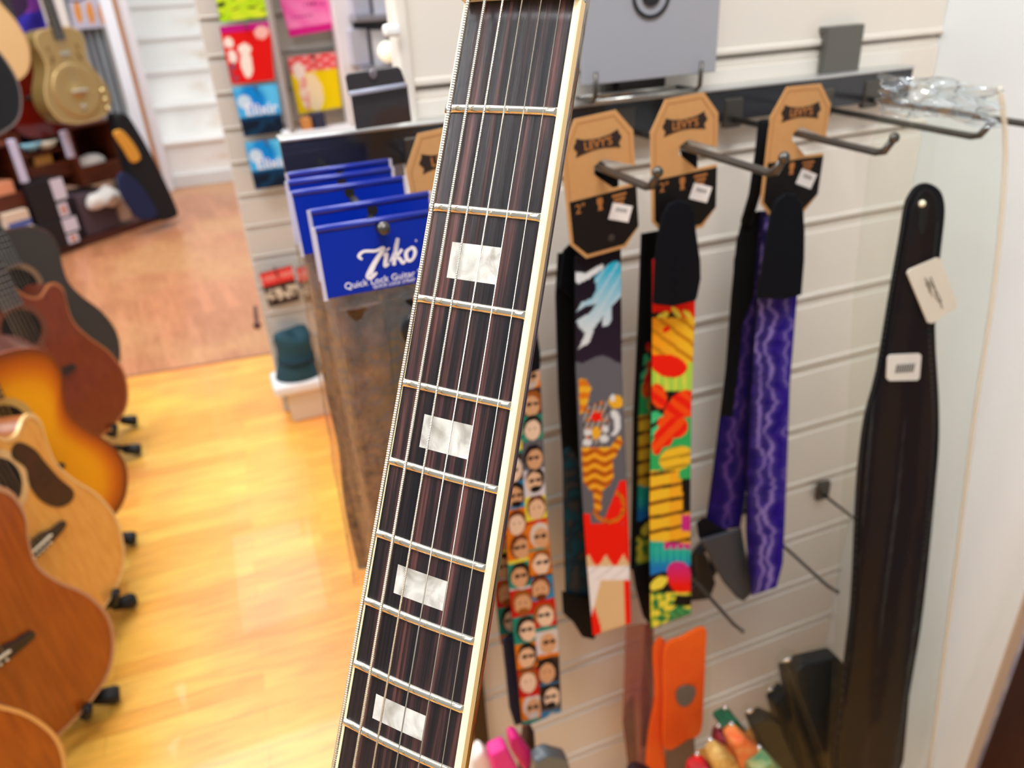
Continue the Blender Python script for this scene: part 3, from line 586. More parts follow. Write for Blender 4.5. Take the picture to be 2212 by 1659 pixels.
# --- tropical strap
T_ = {k: L(v) for k, v in dict(y='#f2c32c', o='#f59a14', r='#ee1c06', ro='#f5500c', g='#2fae5e', lg='#a8d84a', k='#120f10', m='#c92a86', tl='#1fae9e', bl='#1478c8', dg='#1c7a44', ly='#f0e04a').items()}
s3 = lambda x, y: ((x-1180)/.2773, (y-480)/.2773); s4 = lambda x, y: ((x-1370)/.2892, (y-900)/.2892)
def tropfn(x, y, u, t):
    a, b_ = s3(x, y); p, q = s4(x, y); c = T_['k']
    st = math.sin((a*.6-b_*.8)/16) 
    if b_ < 760: c = T_['r'] if b_ < 700 or a > 1040 else T_['k']
    if inell(a, b_, 900, 730, 60, 24, -.5) or inell(a, b_, 1010, 700, 60, 20, .9) or inell(a, b_, 1100, 720, 50, 20, .8): c = T_['ly']
    if 740 < b_ < 1180: c = mix(T_['y'], T_['o'], (1140-a)/320) if st < .55 else (L('#c8800c'))
    if inell(a, b_, 930, 830, 34, 20, -.6): c = T_['r']
    if 1030 < b_ and inell(a, b_, 930, 1110, 170, 90, .25): c = T_['r']
    if b_ > 1090 and b_ < 1340 and not inell(a, b_, 950, 1100, 150, 105, .2): c = T_['lg'] if math.sin((a-950)/11) > -.5 else L('#d8dc50')
    if b_ >= 1310: c = T_['k']
    if inell(a, b_, 870, 1350, 62, 100, -.3) or inell(a, b_, 1040, 1480, 120, 190, .5): c = T_['r'] if st > -.2 else T_['ro']
    if b_ > 1460 and inell(a, b_, 840, 1530, 75, 60): c = L('#3fc27a')
    if q >= 0:
        c = T_['g']
        if q < 150 and p < 200: c = L('#49c983') if math.sin(p/20+q/15) > -.3 else T_['k']
        if inell(p, q, 285, 60, 115, 95, .3) or inell(p, q, 215, 150, 70, 75, -.5) or inell(p, q, 165, 220, 40, 60): c = T_['r'] if math.sin((p+q)/22) > .1 else T_['ro']
        if inell(p, q, 310, 310, 130, 90, -.3): c = T_['y'] if math.sin(q/12+p/60) > -.6 else L('#b8901c')
        if q > 400:
            c = T_['y'] if p < 260 else mix(T_['y'], T_['o'], .5)
            s = math.sin(q/17+p/90)
            if s > .82: c = L('#4a3a14')
            elif s > .5: c = L('#e0961c')
            if p > 355 and 420 < q < 700: c = T_['k']
            if p > 350 and 730 < q < 850: c = T_['m']
            if q < 460 and (p > 330 or p < 0): c = T_['g']
        if q > 915+.08*p: c = T_['m'] if p > 220 and q < 985 else mix(T_['tl'], T_['bl'], (q-1010)/120); 
        if 960 < q < 1180 and math.sin(p/8) > .75 and q < 1080: c = L('#38c8b4')
        if q > 1180-.25*(p-120): c = T_['k']
        if q > 1190 and inell(p, q, 180, 1240, 75, 42, -.6): c = T_['ly']
        if q > 1080 and inell(p, q, 340, 1200, 95, 130, -.4): c = mix(T_['m'], T_['r'], (q-1090)/160)
        if q > 1310 and not (p > 270 and 1330 < q < 1410 and p > 640-q*.25): 
            n = noise.noise(Vector((p/45, q/38, 1))); c = T_['ly'] if n > 0.02 else L('#8fb030') if n > -.2 else T_['dg']
        if q > 1430 and p > 230+.3*(1580-q): c = L('#4a9a5a') if math.sin((p-q)/12) > -.2 else L('#2c7a44')
    return c
tp = strap_root('guitar_strap', 'guitar strap printed with yellow, red and green tropical flowers, black leather end', .40, -.3)
ribbon('webbing', [(1408, 560, 1500, 535), (1408, 700, 1500, 680), (1406, 900, 1492, 880), (1402, 1100, 1490, 1080), (1405, 1357, 1492, 1325)], .60, tropfn, tp, n=(30, 300))
def trbfn(x, y, u, t): return L('#050505') if y < 800+60*math.sin(x/9) or u < .12 else tuple(v*.62 for v in tropfn(1400+(x-1380)*1.2, y*.99+130, u, t))  # same print dimmed, shade behind the front band put into the colour
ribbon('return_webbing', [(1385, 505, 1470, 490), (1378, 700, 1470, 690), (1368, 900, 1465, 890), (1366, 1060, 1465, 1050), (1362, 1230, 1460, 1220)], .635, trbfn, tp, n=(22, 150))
plate('leather_end', [(1364, 1222), (1410, 1212), (1430, 1300), (1425, 1350), (1405, 1352), (1388, 1330), (1372, 1270)], .63, blackleather, tp, t=.003, bevel=.001)
le = plate('leather_end', [(1408, 655), (1412, 560), (1420, 500), (1428, 460), (1442, 438), (1463, 430), (1484, 436), (1496, 456), (1500, 500), (1509, 560), (1510, 600), (1502, 640), (1498, 648), (1450, 660)], .583, blackleather, tp, t=.004, bevel=.0016)
for k in range(5): b = MB(); q_ = PY(1463-k*.8, 560+22*k, .5786); b.lathe([(.0022, 0), (.0018, -.0008), (.0005, -.0003)], 10, tuple(q_), ax='y'); b.build('embossed_mark', blackleather, le)
hang_tag(tp, .392, -.138, .594, roll=3)
plate('inner_loop', [(1466, 308), (1478, 302), (1504, 330), (1504, 372), (1476, 360)], .606, blackweb, tp, t=.002)
# --- purple lightning strap
ltn = [(1668, 55, 3.1, 9), (1632, 0, 7.7, 8), (1700, 30, 5.2, 6), (1610, 30, 1.2, 6)]
def purpfn(off):
    def fn(x, y, u, t):
        c = mix(L('#080024'), L('#22068c'), .2+.8*u*off[1]); best = 0
        for k, (cx, w, s, r) in enumerate(off[0]):
            xx = cx+20*noise.noise(Vector((s, y/60, 0)))+11*noise.noise(Vector((s+9, y/21, 0)))+5*noise.noise(Vector((s+4, y/8, 0)))
            d = abs(x-xx); wd = r*(.6+.6*noise.noise(Vector((s*3, y/30, 5)))); v = max(0, 1-d/max(wd, 1.5)); best = max(best, v)
            if d < 18: best = max(best, .16*(1-d/18))
        n = noise.noise(Vector((x/16, y/24, 9))); c = mix(c, L('#4a2ab0'), max(0, n)*.5*off[1])
        return mix(c, L('#9a86d2') if off[1] > .8 else L('#6a4a90'), best)
    return fn
pp = strap_root('guitar_strap', 'purple guitar strap with pale lightning streaks, looped over itself', .52, -.3)
ribbon('webbing', [(1650, 470, 1735, 455), (1640, 560, 1730, 545), (1632, 700, 1717, 680), (1622, 850, 1705, 830), (1614, 1000, 1700, 980), (1612, 1150, 1694, 1130), (1618, 1240, 1690, 1215), (1624, 1286, 1676, 1268)], .60, purpfn(([(1662, 0, 3.1, 9), (1700, 0, 5.2, 5), (1640, 0, 1.1, 7)], 1)), pp, n=(26, 260))
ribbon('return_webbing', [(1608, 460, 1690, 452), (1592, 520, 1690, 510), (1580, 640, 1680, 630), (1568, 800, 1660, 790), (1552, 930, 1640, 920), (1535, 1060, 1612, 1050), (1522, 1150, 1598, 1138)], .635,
       lambda x, y, u, t: L('#040408') if u < .30 and y < 900 else purpfn(([(1612-(y-480)*.07, 0, 2.3, 7), (1640-(y-480)*.1, 0, 4.4, 5)], .35))(x, y, u, t), pp, n=(26, 220))  # dimmed copy of the lightning print, rear band shade in its colour
plate('backing_fold', [(1610, 465), (1640, 455), (1625, 640), (1600, 700), (1578, 720), (1585, 560)], .632, blackweb, pp, t=.002)
ribbon('grey_lining', [(1512, 1165, 1600, 1140), (1538, 1215, 1608, 1185), (1562, 1258, 1618, 1225), (1590, 1290, 1628, 1255), (1605, 1298, 1632, 1270)], .622, None, pp, mats=[mat('grey_lining', '#3b3d44', .6)], n=(8, 20))
plate('leather_tip', [(1503, 1128), (1520, 1115), (1560, 1140), (1590, 1150), (1530, 1172), (1508, 1160)], .628, blackleather, pp, t=.003, bevel=.001)
plate('leather_end', [(1632, 643), (1640, 590), (1652, 520), (1660, 465), (1672, 432), (1692, 416), (1714, 418), (1730, 440), (1734, 500), (1733, 560), (1727, 635), (1690, 645)], .583, blackleather, pp, t=.004, bevel=.0016)
hang_tag(pp, .520, -.142, .60, roll=-1)
b = MB(); b.tube([PY(1652, 262, .605), PY(1644, 330, .61), PY(1630, 420, .62), PY(1612, 480, .63)], .006, 10); b.build('webbing_edge', blackweb, pp, smooth=True)
# --- faces strap (behind the neck)
pal = [L(c) for c in ('#c81410', '#1a8a7a', '#e07a14', '#2a86b8', '#5f6068', '#e8dc4a', '#d8d4dc', '#c81410', '#18907c', '#3a2a2a')]
def facefn(x, y, u, t):
    col = 0 if u < .5 else 1; yy = y+(18 if col else 0)+u*18; row = int(yy//58); ky = (yy % 58)/58; kx = (u*2) % 1
    rnd = random.Random(row*2+col*57+3); kx += rnd.uniform(-.12, .12); ky += rnd.uniform(-.1, .1); bg = rnd.choice(pal); hair = rnd.choice([L('#120c0c'), L('#0c080a'), L('#1c1012'), L('#6a3010'), L('#9a5418'), L('#d8d0c8'), L('#1a1412')]); skin = rnd.choice([L('#e8bf9c'), L('#d8a67c'), L('#efd0b4')])
    c = bg
    if inell(kx, ky, .5, .46, .47, .47): c = hair
    if inell(kx, ky, .5+.06*(row % 3-1), .56, .38, .37): c = skin
    if row % 3 != 1 and (inell(kx, ky, .34, .50, .13, .07) or inell(kx, ky, .66, .50, .13, .07) or (abs(ky-.49) < .02 and .3 < kx < .7)): c = L('#100c10')
    elif row % 3 == 1 and (inell(kx, ky, .37, .5, .05, .03) or inell(kx, ky, .63, .5, .05, .03)): c = L('#241814')
    if row % 4 == 2 and inell(kx, ky, .5, .82, .26, .13): c = hair
    if ky > .93: c = pal[(row+col*3+5) % len(pal)]
    return c
fs_ = strap_root('guitar_strap', 'guitar strap printed with rows of small cartoon faces, partly behind the electric guitar neck', .24, -.4)
ribbon('webbing', [(1072, 812, 1165, 790), (1082, 950, 1172, 930), (1090, 1100, 1178, 1080), (1098, 1250, 1192, 1228), (1112, 1400, 1205, 1378), (1128, 1570, 1212, 1535)], .60, facefn, fs_, n=(40, 320))
ribbon('return_webbing', [(1048, 1000, 1130, 985), (1056, 1150, 1140, 1135), (1066, 1250, 1150, 1235), (1082, 1392, 1165, 1380)], .635, lambda x, y, u, t: tuple(v*.7 for v in facefn(x+40, y+20, u, t)), fs_, n=(40, 160))  # faces repeated dimmer, the rear band's shade is in the colour
ribbon('navy_lining', [(1084, 1380, 1130, 1370), (1092, 1450, 1134, 1440), (1100, 1530, 1136, 1525), (1112, 1566, 1134, 1560)], .625, None, fs_, mats=[mat('navy_lining', '#16203a', .6)], n=(8, 20))
plate('leather_end', [(1076, 815), (1082, 740), (1092, 690), (1110, 655), (1132, 650), (1152, 680), (1160, 730), (1165, 760), (1165, 795), (1140, 805)], .59, blackleather, fs_, t=.004, bevel=.0016)
plate('inner_loop', [(985, 400), (1040, 390), (1085, 560), (1120, 690), (1090, 720), (1040, 600)], .604, blackweb, fs_, t=.002)
hang_tag(fs_, ft.x, -.142, .60, roll=5)
# --- black leather strap in a clear bag
bagm = film('clear_film', '#fbfdfb', .10, .006, '#f4f8f4', 26, .7, refl=.2); bagm2 = film('clear_film_dim', '#fbf4ee', .14, .06, '#e0d0c4', 70, 1.0, refl=2.6)
bs = thing('guitar_strap', 'wide black leather guitar strap with white tag and price sticker, inside the clear bag', 'strap', (.58, .49, CAMZ-.3))
bl_ = [(1960, 420), (1950, 445), (1938, 520), (1915, 650), (1890, 800), (1864, 900), (1851, 1000), (1844, 1100), (1835, 1300), (1818, 1450), (1795, 1690)]
brr = [(1930, 1690), (1960, 1500), (1985, 1350), (2002, 1200), (2016, 1050), (2023, 950), (2022, 850), (2014, 700), (2024, 560), (2033, 480), (2034, 440), (2026, 412), (2010, 398), (1992, 394), (1974, 402)]
BO = cr(bl_+brr, 3, True)
s1 = plate('leather_band', BO, .50, blackleather, bs, t=.004, bevel=.0012)
cxy = lambda p: (p[0]+(13 if p in bl_ else -13), p[1]+(0))
inn = [(x+13, y+(12 if i < 2 else 0)) for i, (x, y) in enumerate(bl_)]+[(x-13, y) if y > 470 else (x-(x-1996)*.35, y+14) for x, y in brr]
plate('padded_front', cr(inn, 3, True), .496, mat('soft_navy_leather', '#050a18', .5, coat=0, spec=.12, bump=.4, bscale=12, color2='#1a0f0c', vscale=9, vstretch=(1, 1, .5)), bs, t=.0035, bevel=.0015)
st_ = MB()
for side in ([(x+7, y) for x, y in bl_], [(x-7, y) for x, y in brr if y > 440]):
    pts = [PY(x, y, .4955) for x, y in cr(side, 24)]
    for i in range(0, len(pts)-1, 2): st_.tube([pts[i], pts[i].lerp(pts[i+1], .7)], .0005, 4)
st_.build('stitching', mat('dark_thread', '#4a4a50', .6), s1)
sl = plate('button_slot', cr([(1984, 432), (1998, 428), (2006, 440), (2002, 458), (1998, 490), (1990, 508), (1982, 490), (1984, 458), (1978, 444)], 3, True), .4925, mat('slot_dark', '#040406', .5), bs, t=.001)
b = MB(); q_ = PY(1992, 440, .49); b.ball(tuple(q_), .003, n=10); b.build('rivet', mat('bone', '#efe3c6'), bs, smooth=True)
tgp = plate('paper_tag', [(1958, 590), (1962, 582), (2022, 556), (2030, 558), (2066, 655), (2064, 664), (2012, 698), (2002, 696)], .488, mat('tag_cream', '#e9dfd2', .6), bs, t=.001)
for k, (a_, b_) in enumerate([((1998, 600), (2014, 640)), ((2006, 606), (2034, 652)), ((2010, 598), (2022, 640)), ((2020, 640), (2036, 666)), ((2000, 612), (2008, 632))]):
    b = MB(); b.tube([PY(*a_, .4865), PY((a_[0]+b_[0])/2+3, (a_[1]+b_[1])/2, .4865), PY(*b_, .4865)], .0005, 5); b.build('pencil_mark', mat('pencil', '#8a857e', .7), tgp)
pl_ = plate('price_label', [(1916, 772), (1922, 766), (1984, 763), (1989, 768), (1985, 816), (1980, 821), (1920, 822), (1914, 816)], .4895, white_label, bs, t=.0008)
for k in range(8): b = MB(); q_ = PY(1937+5.2*k, 797-.4*k, .488); b.box(tuple(q_), (.0014, .0004, .009)); b.build('barcode_bar', print_dark, pl_)
bg = thing('plastic_bag', 'clear plastic bag with bright crinkled top, hanging around the wide black strap', 'bag', (.62, .48, CAMZ-.15))
BP = [(1900, 158), (1960, 155), (2060, 170), (2140, 185), (2165, 210), (2170, 300), (2167, 432), (2135, 700), (2095, 960), (2050, 1350), (2003, 1700), (1780, 1700), (1795, 1450), (1812, 1200), (1832, 900), (1850, 620), (1880, 330), (1905, 240)]
for nm, Yp, wv in (('front_film', .468, .0045), ('rear_film', .512, .003)):
    L_ = [(1900, 158), (1906, 240), (1880, 330), (1850, 620), (1832, 900), (1812, 1200), (1795, 1450), (1780, 1700)]; R_2 = [(2160, 188), (2170, 250), (2172, 330), (2150, 600), (2105, 900), (2070, 1180), (2035, 1450), (2003, 1700)]
    yl = [p[1] for p in L_]; yr = [p[1] for p in R_2]
    def gb(u, t):
        k = t*7; i = min(int(k), 6); f_ = k-i; a = [L_[i][q]+(L_[i+1][q]-L_[i][q])*f_ for q in (0, 1)]; c2 = [R_2[i][q]+(R_2[i+1][q]-R_2[i][q])*f_ for q in (0, 1)]
        P = PY(a[0]+(c2[0]-a[0])*u, a[1]+(c2[1]-a[1])*u, Yp); P.y += wv*noise.noise(Vector((u*9, t*5, Yp*9)))+ (.010*noise.noise(Vector((u*7, t*60, 2))) if t < .13 else .002*math.sin(u*22+t*4)); return P
    b = MB(); b.grid(gb, 40, 90); b.build(nm, bagm, bg, smooth=True)
def gt(u, v):
    x = 1902+250*u; y = 157+28*u+88*v+6*math.sin(u*9); P = PY(x, y, .462); P.y += .012*noise.noise(Vector((u*6, v*5, 4)))+.006*noise.noise(Vector((u*17, v*14, 8))); return P
b = MB(); b.grid(gt, 60, 26); b.build('crinkled_top', film('crinkle_film', '#f4f8fc', .07, .16, '#dfe8f2', 60, 1.0, refl=3.2), bg, smooth=True)
b = MB(); b.tube([PY(*p, .49) for p in cr([(2160, 188), (2172, 330), (2150, 600), (2105, 900), (2070, 1180), (2035, 1450), (2003, 1700)], 4)], .0022, 8); b.build('folded_edge', mat('film_edge', '#efe6d4', .3, alpha=.6), bg, smooth=True)
# ================================================================ BLUE CARDED PACKS
blue = mat('pack_blue', '#0128a0', .45, coat=.05, spec=.2); bluefold = mat('pack_blue_fold', '#03208a', .35, coat=.2); filmw = mat('film_white', '#dcd8e6', .2, alpha=.55, coat=.5); printw = mat('print_white', '#f1eef6', .5)
brownweb = mat('brown_pattern_webbing', '#866048', .45, color2='#2a1812', vscale=60, bump=.9, bscale=90, coat=.3); blackpl = mat('black_plastic', '#141214', .3, coat=.4)
def zmat(Y, dx=0, roll=0, yaw=0, dz=0): return Matrix.Translation((H1[0]+dx, Y, CAMZ+H1[1]+dz)) @ Matrix.Rotation(math.radians(90), 4, 'X') @ Matrix.Rotation(math.radians(yaw), 4, 'Y') @ Matrix.Rotation(math.radians(roll), 4, 'Z')
def ziko(Y):
    M = zmat(Y); root = bpy.data.objects.new('strap_pack', None); COL.objects.link(root); root.matrix_basis = M; WM[root.name] = M.copy(); root.empty_display_size = .03
    w, h, up = .083, .0475, .0055
    b = MB(M); b.box((0, up-h/2, .0), (w, h, .0024)); hc = b.build('header_card', blue, root, bevel=.0006)
    b = MB(M); b.tube([(-w/2, up-.001, 0), (w/2, up-.001, 0)], .0024, 8); b.build('folded_top', bluefold, hc, smooth=True)
    for sg in (-1, 1): b = MB(M); b.box((sg*(w/2+.0012), up-h/2, .001), (.0026, h+.002, .0012)); b.build('film_margin', filmw, hc)
    b = MB(M); b.prism(circ(0, 0, .0038, 16), .0013, .0016); b.build('hang_hole', mat('hole_dark'), hc)
    # brand script
    def stroke(pts, ws):
        pts = cr(pts, 6); n_ = len(pts); b_ = MB(M)
        vs = []; 
        for i, p_ in enumerate(pts):
            a_ = np.array(pts[max(i-1, 0)]); c_ = np.array(pts[min(i+1, n_-1)]); d_ = (c_-a_)/(np.linalg.norm(c_-a_)+1e-9); w_ = np.interp(i/(n_-1), np.linspace(0, 1, len(ws)), ws)/2
            nx_ = (-d_[1]*w_, d_[0]*w_); vs += [(p_[0]+nx_[0], p_[1]+nx_[1], .0016), (p_[0]-nx_[0], p_[1]-nx_[1], .0016)]
        b_.add(vs, [(2*i, 2*i+1, 2*i+3, 2*i+2) for i in range(n_-1)]); return b_
    K = .00094; ox, oy = -.0085, -.0238
    lets = [([(-7, 5), (-9, 8), (-5, 10.5), (3, 9.2), (9, 10), (5, 5), (0, -1), (-4, -8), (-1.5, -8.5), (2, -6.5)], [1.0, 1.6, 1.4, 1.4, 1.8, 2.2, 2.6, 3.4, 2.2, .8]),
            ([(8, 4.5), (10.5, 5.5), (9, 0), (8.5, -3), (11.5, -2)], [.8, 1.8, 2, 1.8, .8]), ([(11.6, 9), (12.2, 8)], [2, 2.2]),
            ([(12, -1), (17, 7), (20, 15), (18, 9), (15.5, 0), (14.8, -4)], [.8, 1.2, 1.6, 2, 2, 1.6]), ([(22, 6.5), (18.5, 3), (17, 2), (19.5, 0), (21.5, -3.5), (23.5, -2)], [1.6, 1.2, 1.2, 1.8, 1.8, .8]),
            ([(28.5, 6), (25, 4), (24.4, 0), (26, -3), (29, -2), (31.2, 2), (30.4, 5.5), (28, 6.3)], [1.2, 1.8, 2, 1.6, 1.4, 1.8, 1.8, 1.2])]
    for pts, ws in lets: stroke([(ox+x*K, oy+y*K+.0015*((x+10)/40)) for x, y in pts], [q*K*1.45 for q in ws]).build('logo_letter', printw, hc)
    text('product_line', 'Quick Lock Guitar Strap', .0064, M @ Matrix.Translation((.0025, -.0350, .0014)) @ Matrix.Rotation(math.radians(1), 4, 'Z'), printw, hc)
    text('small_print', 'QUICK LOCK STRAP', .0032, M @ Matrix.Translation((.004, -.0392, .0014)), printw, hc)
    text('registered_mark', 'R', .0022, M @ Matrix.Translation((.0225, -.0125, .0014)), printw, hc)
    # bag and folded straps inside
    b = MB(M); L0 = up-h; 
    def sh(u, v):
        a = 2*math.pi*u; x = (w/2+.001)*math.copysign(abs(math.cos(a))**.5, math.cos(a)); z = -.006+(.0085+.003*noise.noise(Vector((math.cos(a)*2, v*7, 1))))*math.sin(a)*min(1, v*9+.15)
        return (x+.002*noise.noise(Vector((v*9, a, 0))), L0-v*.36, z)
    b.grid(sh, 32, 50); b.build('bag', bagm2, root, smooth=True)
    for k, (x0, ww) in enumerate(((-.021, .030), (.018, .040))):
        b = MB(M); pr = cr([(x0-ww/2, 0), (x0-ww/2+.003, .004), (x0, .0065), (x0+ww/2-.003, .004), (x0+ww/2, 0), (x0, -.002)], 3, True)
        vs = []; nn = len(pr); ns = 30
        for j in range(ns+1):
            v = j/ns; tw = .0015*math.sin(v*14+k*2)
            for x, z in pr: vs.append((x+tw, L0-.012-v*.33, -.008+z+.001*math.sin(v*25)))
        b.add(vs, [(j*nn+i, j*nn+(i+1) % nn, (j+1)*nn+(i+1) % nn, (j+1)*nn+i) for j in range(ns) for i in range(nn)]+[tuple(range(nn)), tuple(ns*nn+i for i in range(nn))[::-1]])
        b.build('folded_strap', brownweb if k == 0 else blackpl, root, smooth=True)
    b = MB(M); b.lathe([(.014, -.004), (.014, .002), (.011, .0035), (.001, .0036)], 24, (.018, L0-.035, 0)); b.box((.018, L0-.055, -.001), (.018, .03, .006)); b.build('lock', blackpl, root, bevel=.001)
    return root
def copy_tree(o, mt, par=None):
    c = o.copy(); COL.objects.link(c); pi = o.matrix_parent_inverse.copy(); c.parent = par; c.matrix_parent_inverse = pi
    if par is None: c.matrix_basis = mt
    for ch in list(o.children):
        copy_tree(ch, None, c)
    return c
zp = ziko(.493)
packs = [(.525, .002, 0, 3, 'blue carded strap pack just behind the front logo pack'), (.585, -.002, 1, -4, 'blue carded strap pack, third back on its hook, wide face showing'), (.622, -.001, -1, 5, 'blue carded strap pack, fourth back on its hook, creased top'), (.655, .004, 1, -2, 'blue carded strap pack at the back of the hook near the rail')]
for (Y, dx, rl, yw, lb) in packs:
    c = copy_tree(zp, zmat(Y, dx, rl, yw, dz=.004)); tag(c, lb, 'strap pack', 'blue carded strap packs')
tag(zp, 'front blue carded strap pack with white script logo and quick lock lettering', 'strap pack', 'blue carded strap packs')
# ================================================================ LABEL HOLDERS AND GREY CARD
lh = thing('label_holder', 'glossy black two-part label holder clipped on the rail, left of the neck', 'label holder', (.14, .69, CAMZ-.105))
lhm = mat('label_black', '#2b2528', .25, coat=.6)
A0, A1, A2, A3 = (745, 158), (862, 143), (874, 183), (756, 203)
plate('upper_leaf', cr([(745, 165), (750, 158), (858, 143), (865, 150), (878, 186), (752, 204)], 1, True), .668, lhm, lh, t=.003, bevel=.0008)
b = MB(); P0, P1 = PY(755, 203, .664), PY(876, 183, .664); b.tube([P0, P1], .0022, 10); b.build('highlight_ridge', mat('highlight_ridge', '#cfd4ea', .1, coat=1, alpha=.6), lh, smooth=True)  # pale ridge painted as the glossy highlight band across the holder
plate('lower_leaf', [(756, 198), (878, 180), (888, 262), (768, 280)], .672, lhm, lh, t=.003, bevel=.0008)
b = MB(); q_ = PY(806, 160, .663); b.ball(tuple(q_), .0034, sc=(1, .4, 1.2), n=12); b.build('suction_pip', mat('pip', '#6a6068', .2, coat=.8), lh, smooth=True)
gc = thing('display_card', 'matte grey card with black ring emblem resting in a black wire holder', 'card', (.40, .672, CAMZ-.09))
c0, c1 = PY(1258, 200, .672), PY(1545, 152, .672)
b = MB(); b.box(((c0.x+c1.x)/2, .674, CAMZ+.005), (c1.x-c0.x, .006, .19)); b.build('card_board', mat('grey_card', '#9ea0a8', .55), gc, bevel=.001)
q_ = PY(1408, -12, .669); b = MB(Matrix.Translation(q_) @ Matrix.Rotation(math.radians(90), 4, 'X')); 
for r1, r2 in ((.0195, .0165), (.0095, .0015)): o1, o2 = circ(0, 0, r1, 40), circ(0, 0, r2, 40); b.add([(x, y, 0) for x, y in o1]+[(x, y, 0) for x, y in o2], [(k, (k+1) % 40, 40+(k+1) % 40, 40+k) for k in range(40)])
b.build('ring_emblem', mat('emblem_black', '#1c1e22', .5), gc, thick=.0006)
wh = thing('wire_holder', 'black bent wire holder under the grey card', 'holder', (.40, .69, CAMZ-.1))
zw = CAMZ-.104; xa, xb = PY(1288, 200, .66).x, PY(1515, 170, .66).x
b = MB(); b.tube([(xa, .70, zw+.0), (xa, .668, zw), (xa, .662, zw+.004), (xa, .661, zw+.026)], .0022, 10); b.build('prong', blackmetal, wh, smooth=True)
b = MB(); b.tube([(xb, .70, zw+.0), (xb, .668, zw), (xb, .662, zw+.004), (xb, .661, zw+.026)], .0022, 10); b.build('prong', blackmetal, wh, smooth=True)
b = MB(); b.tube([(xa, .70, zw), (xb, .70, zw)], .0022, 8); b.tube([(xa, .668, zw), (xb, .668, zw)], .0018, 8); b.build('crossbar', mat('bright_wire', '#b8b8b4', .2, .9), wh, smooth=True)
q0, q1 = PY(1338, 195, .70), PY(1438, 180, .70); b = MB(); b.box(((q0.x+q1.x)/2, .712, CAMZ-.088), (q1.x-q0.x, .024, .028)); b.build('mount_block', blackpl, wh, bevel=.001)
# ================================================================ STRING PACK WALL
def qpanel(name, q, Y, fn, parent, n=(40, 40), thick=.006, mats=None):
    (a, b_, c, d) = [PY(*p, Y) for p in q]
    g = lambda u, v: (a.lerp(b_, u)).lerp(d.lerp(c, u), v)
    b = MB(); b.grid(g, n[0], n[1], (lambda u, v: fn(u, v)) if fn else None); b.f = [f[::-1] for f in b.f]
    return b.build(name, mats or [paint, blackweb], parent, thick=thick, off=-1)
def nz(u, v, s, k=0): return noise.noise(Vector((u*s, v*s, k*7.3)))
def pk_green(u, v): return L('#2c3a10') if nz(u, v*3, 5, 1) > .28 else mix(L('#a6dc08'), L('#d8e830'), .5+nz(u, v, 4, 2))
def pk_red(u, v):
    c = L('#e0100c')
    if v < .12: c = L('#c01080')
    if inell(u, v, .42, .42, .14, .10) or inell(u, v, .42, .68, .13, .24) or inell(u, v, .12, .28, .10, .09) or inell(u, v, .14, .52, .09, .12): c = L('#f6e6dc')
    if inell(u, v, .82, .17, .15, .11): c = L('#f3b8b0')
    if u < .2 and v > .6 and nz(u, v, 12, 3) > .05: c = L('#8a4a60')
    return c
def pk_pink(u, v):
    c = mix(L('#f04aa8'), L('#fb8cc4'), .4+v*.5+.6*nz(u, v, 4, 4))
    if v < .12 or v > .84: c = L('#d81c88')
    if abs(v-.35-.05*u) < .035 and .45 < u < .9 and math.sin(u*70) > -.3: c = L('#b01c70')
    if abs(v-.62) < .03 and .1 < u < .6 and math.sin(u*80) > -.3: c = L('#b83a80')
    return c
def pk_yel(u, v):
    c = L('#f6d400')
    if v < .28: c = L('#f0585c') if math.sin(u*22)*math.sin(v*40) < .4 else L('#f8b0b0')
    if inell(u, v, .38, .45, .16, .14) or inell(u, v, .42, .68, .2, .3) : c = L('#fbe0b4')
    if inell(u, v, .22, .62, .10, .34): c = L('#f09a8c') if nz(u, v, 14, 1) > 0 else L('#fadcc8')
    if inell(u, v, .18, .25, .13, .14): c = L('#fbe6dc')
    return c
def pk_blue(u, v):
    if v > .68: return L('#0a1c30') if nz(u, v, 5, 6) < .1 else L('#0c3454')
    c = mix(L('#0a88dc'), L('#5cc4f4'), .5+nz(u, v, 3, 5)*1.4-v*.4)
    if inell(u, v, .2, .3, .16, .14): c = L('#c8dcec')
    if v > .62: c = L('#0a3a66')
    return c
def pk_rb(u, v):
    if v < .38: return L('#e23a34') if not (abs(v-.19) < .07 and math.sin(u*40) > .2) else L('#f0a8a0')
    c = L('#3a2824')
    if .5 < v < .86 and nz(u, v, 9, 8) > .05: c = L('#d8c8b4')
    return c
def string_pack(q, fn, label, txt=None, Y=2.25, tcol=None, grp='string packs on the grey slatwall'):
    c = PY((q[0][0]+q[2][0])/2, (q[0][1]+q[2][1])/2, Y); r = thing('string_pack', label, 'string pack', c, grp)
    p = qpanel('card', q, Y, fn, r)
    tl, tr, bl2 = PY(*q[0], Y), PY(*q[1], Y), PY(*q[3], Y)
    top = tl.lerp(tr, .5); b = MB(); b.tube([(top.x, 2.305, top.z-.006), (top.x, Y-.03, top.z-.006), (top.x, Y-.032, top.z+.004)], .0025, 8); b.build('hook', blackmetal, r, smooth=True)
    if txt:
        cen = tl.lerp(tr, .55).lerp(PY(*q[2], Y), .42*0+.0); w = (tr-tl).length
        cen = tl.lerp(tr, .52)+(bl2-tl)*.47
        text('lettering', txt, w*.36, Matrix.Translation((cen.x, Y-.0085, cen.z)) @ Matrix.Rotation(math.radians(90), 4, 'X'), tcol or printw, p, bold=.0006)
    return r
string_pack([(458, -40), (572, -48), (579, 36), (476, 48)], pk_green, 'lime green string pack hanging at the top edge of the photo')
string_pack([(474, 58), (582, 46), (593, 172), (500, 183)], pk_red, 'red string pack with white figure and magenta top edge')
string_pack([(501, 190), (598, 180), (614, 285), (528, 296)], pk_blue, 'upper of the two blue string packs with white lettering', 'Elixir')
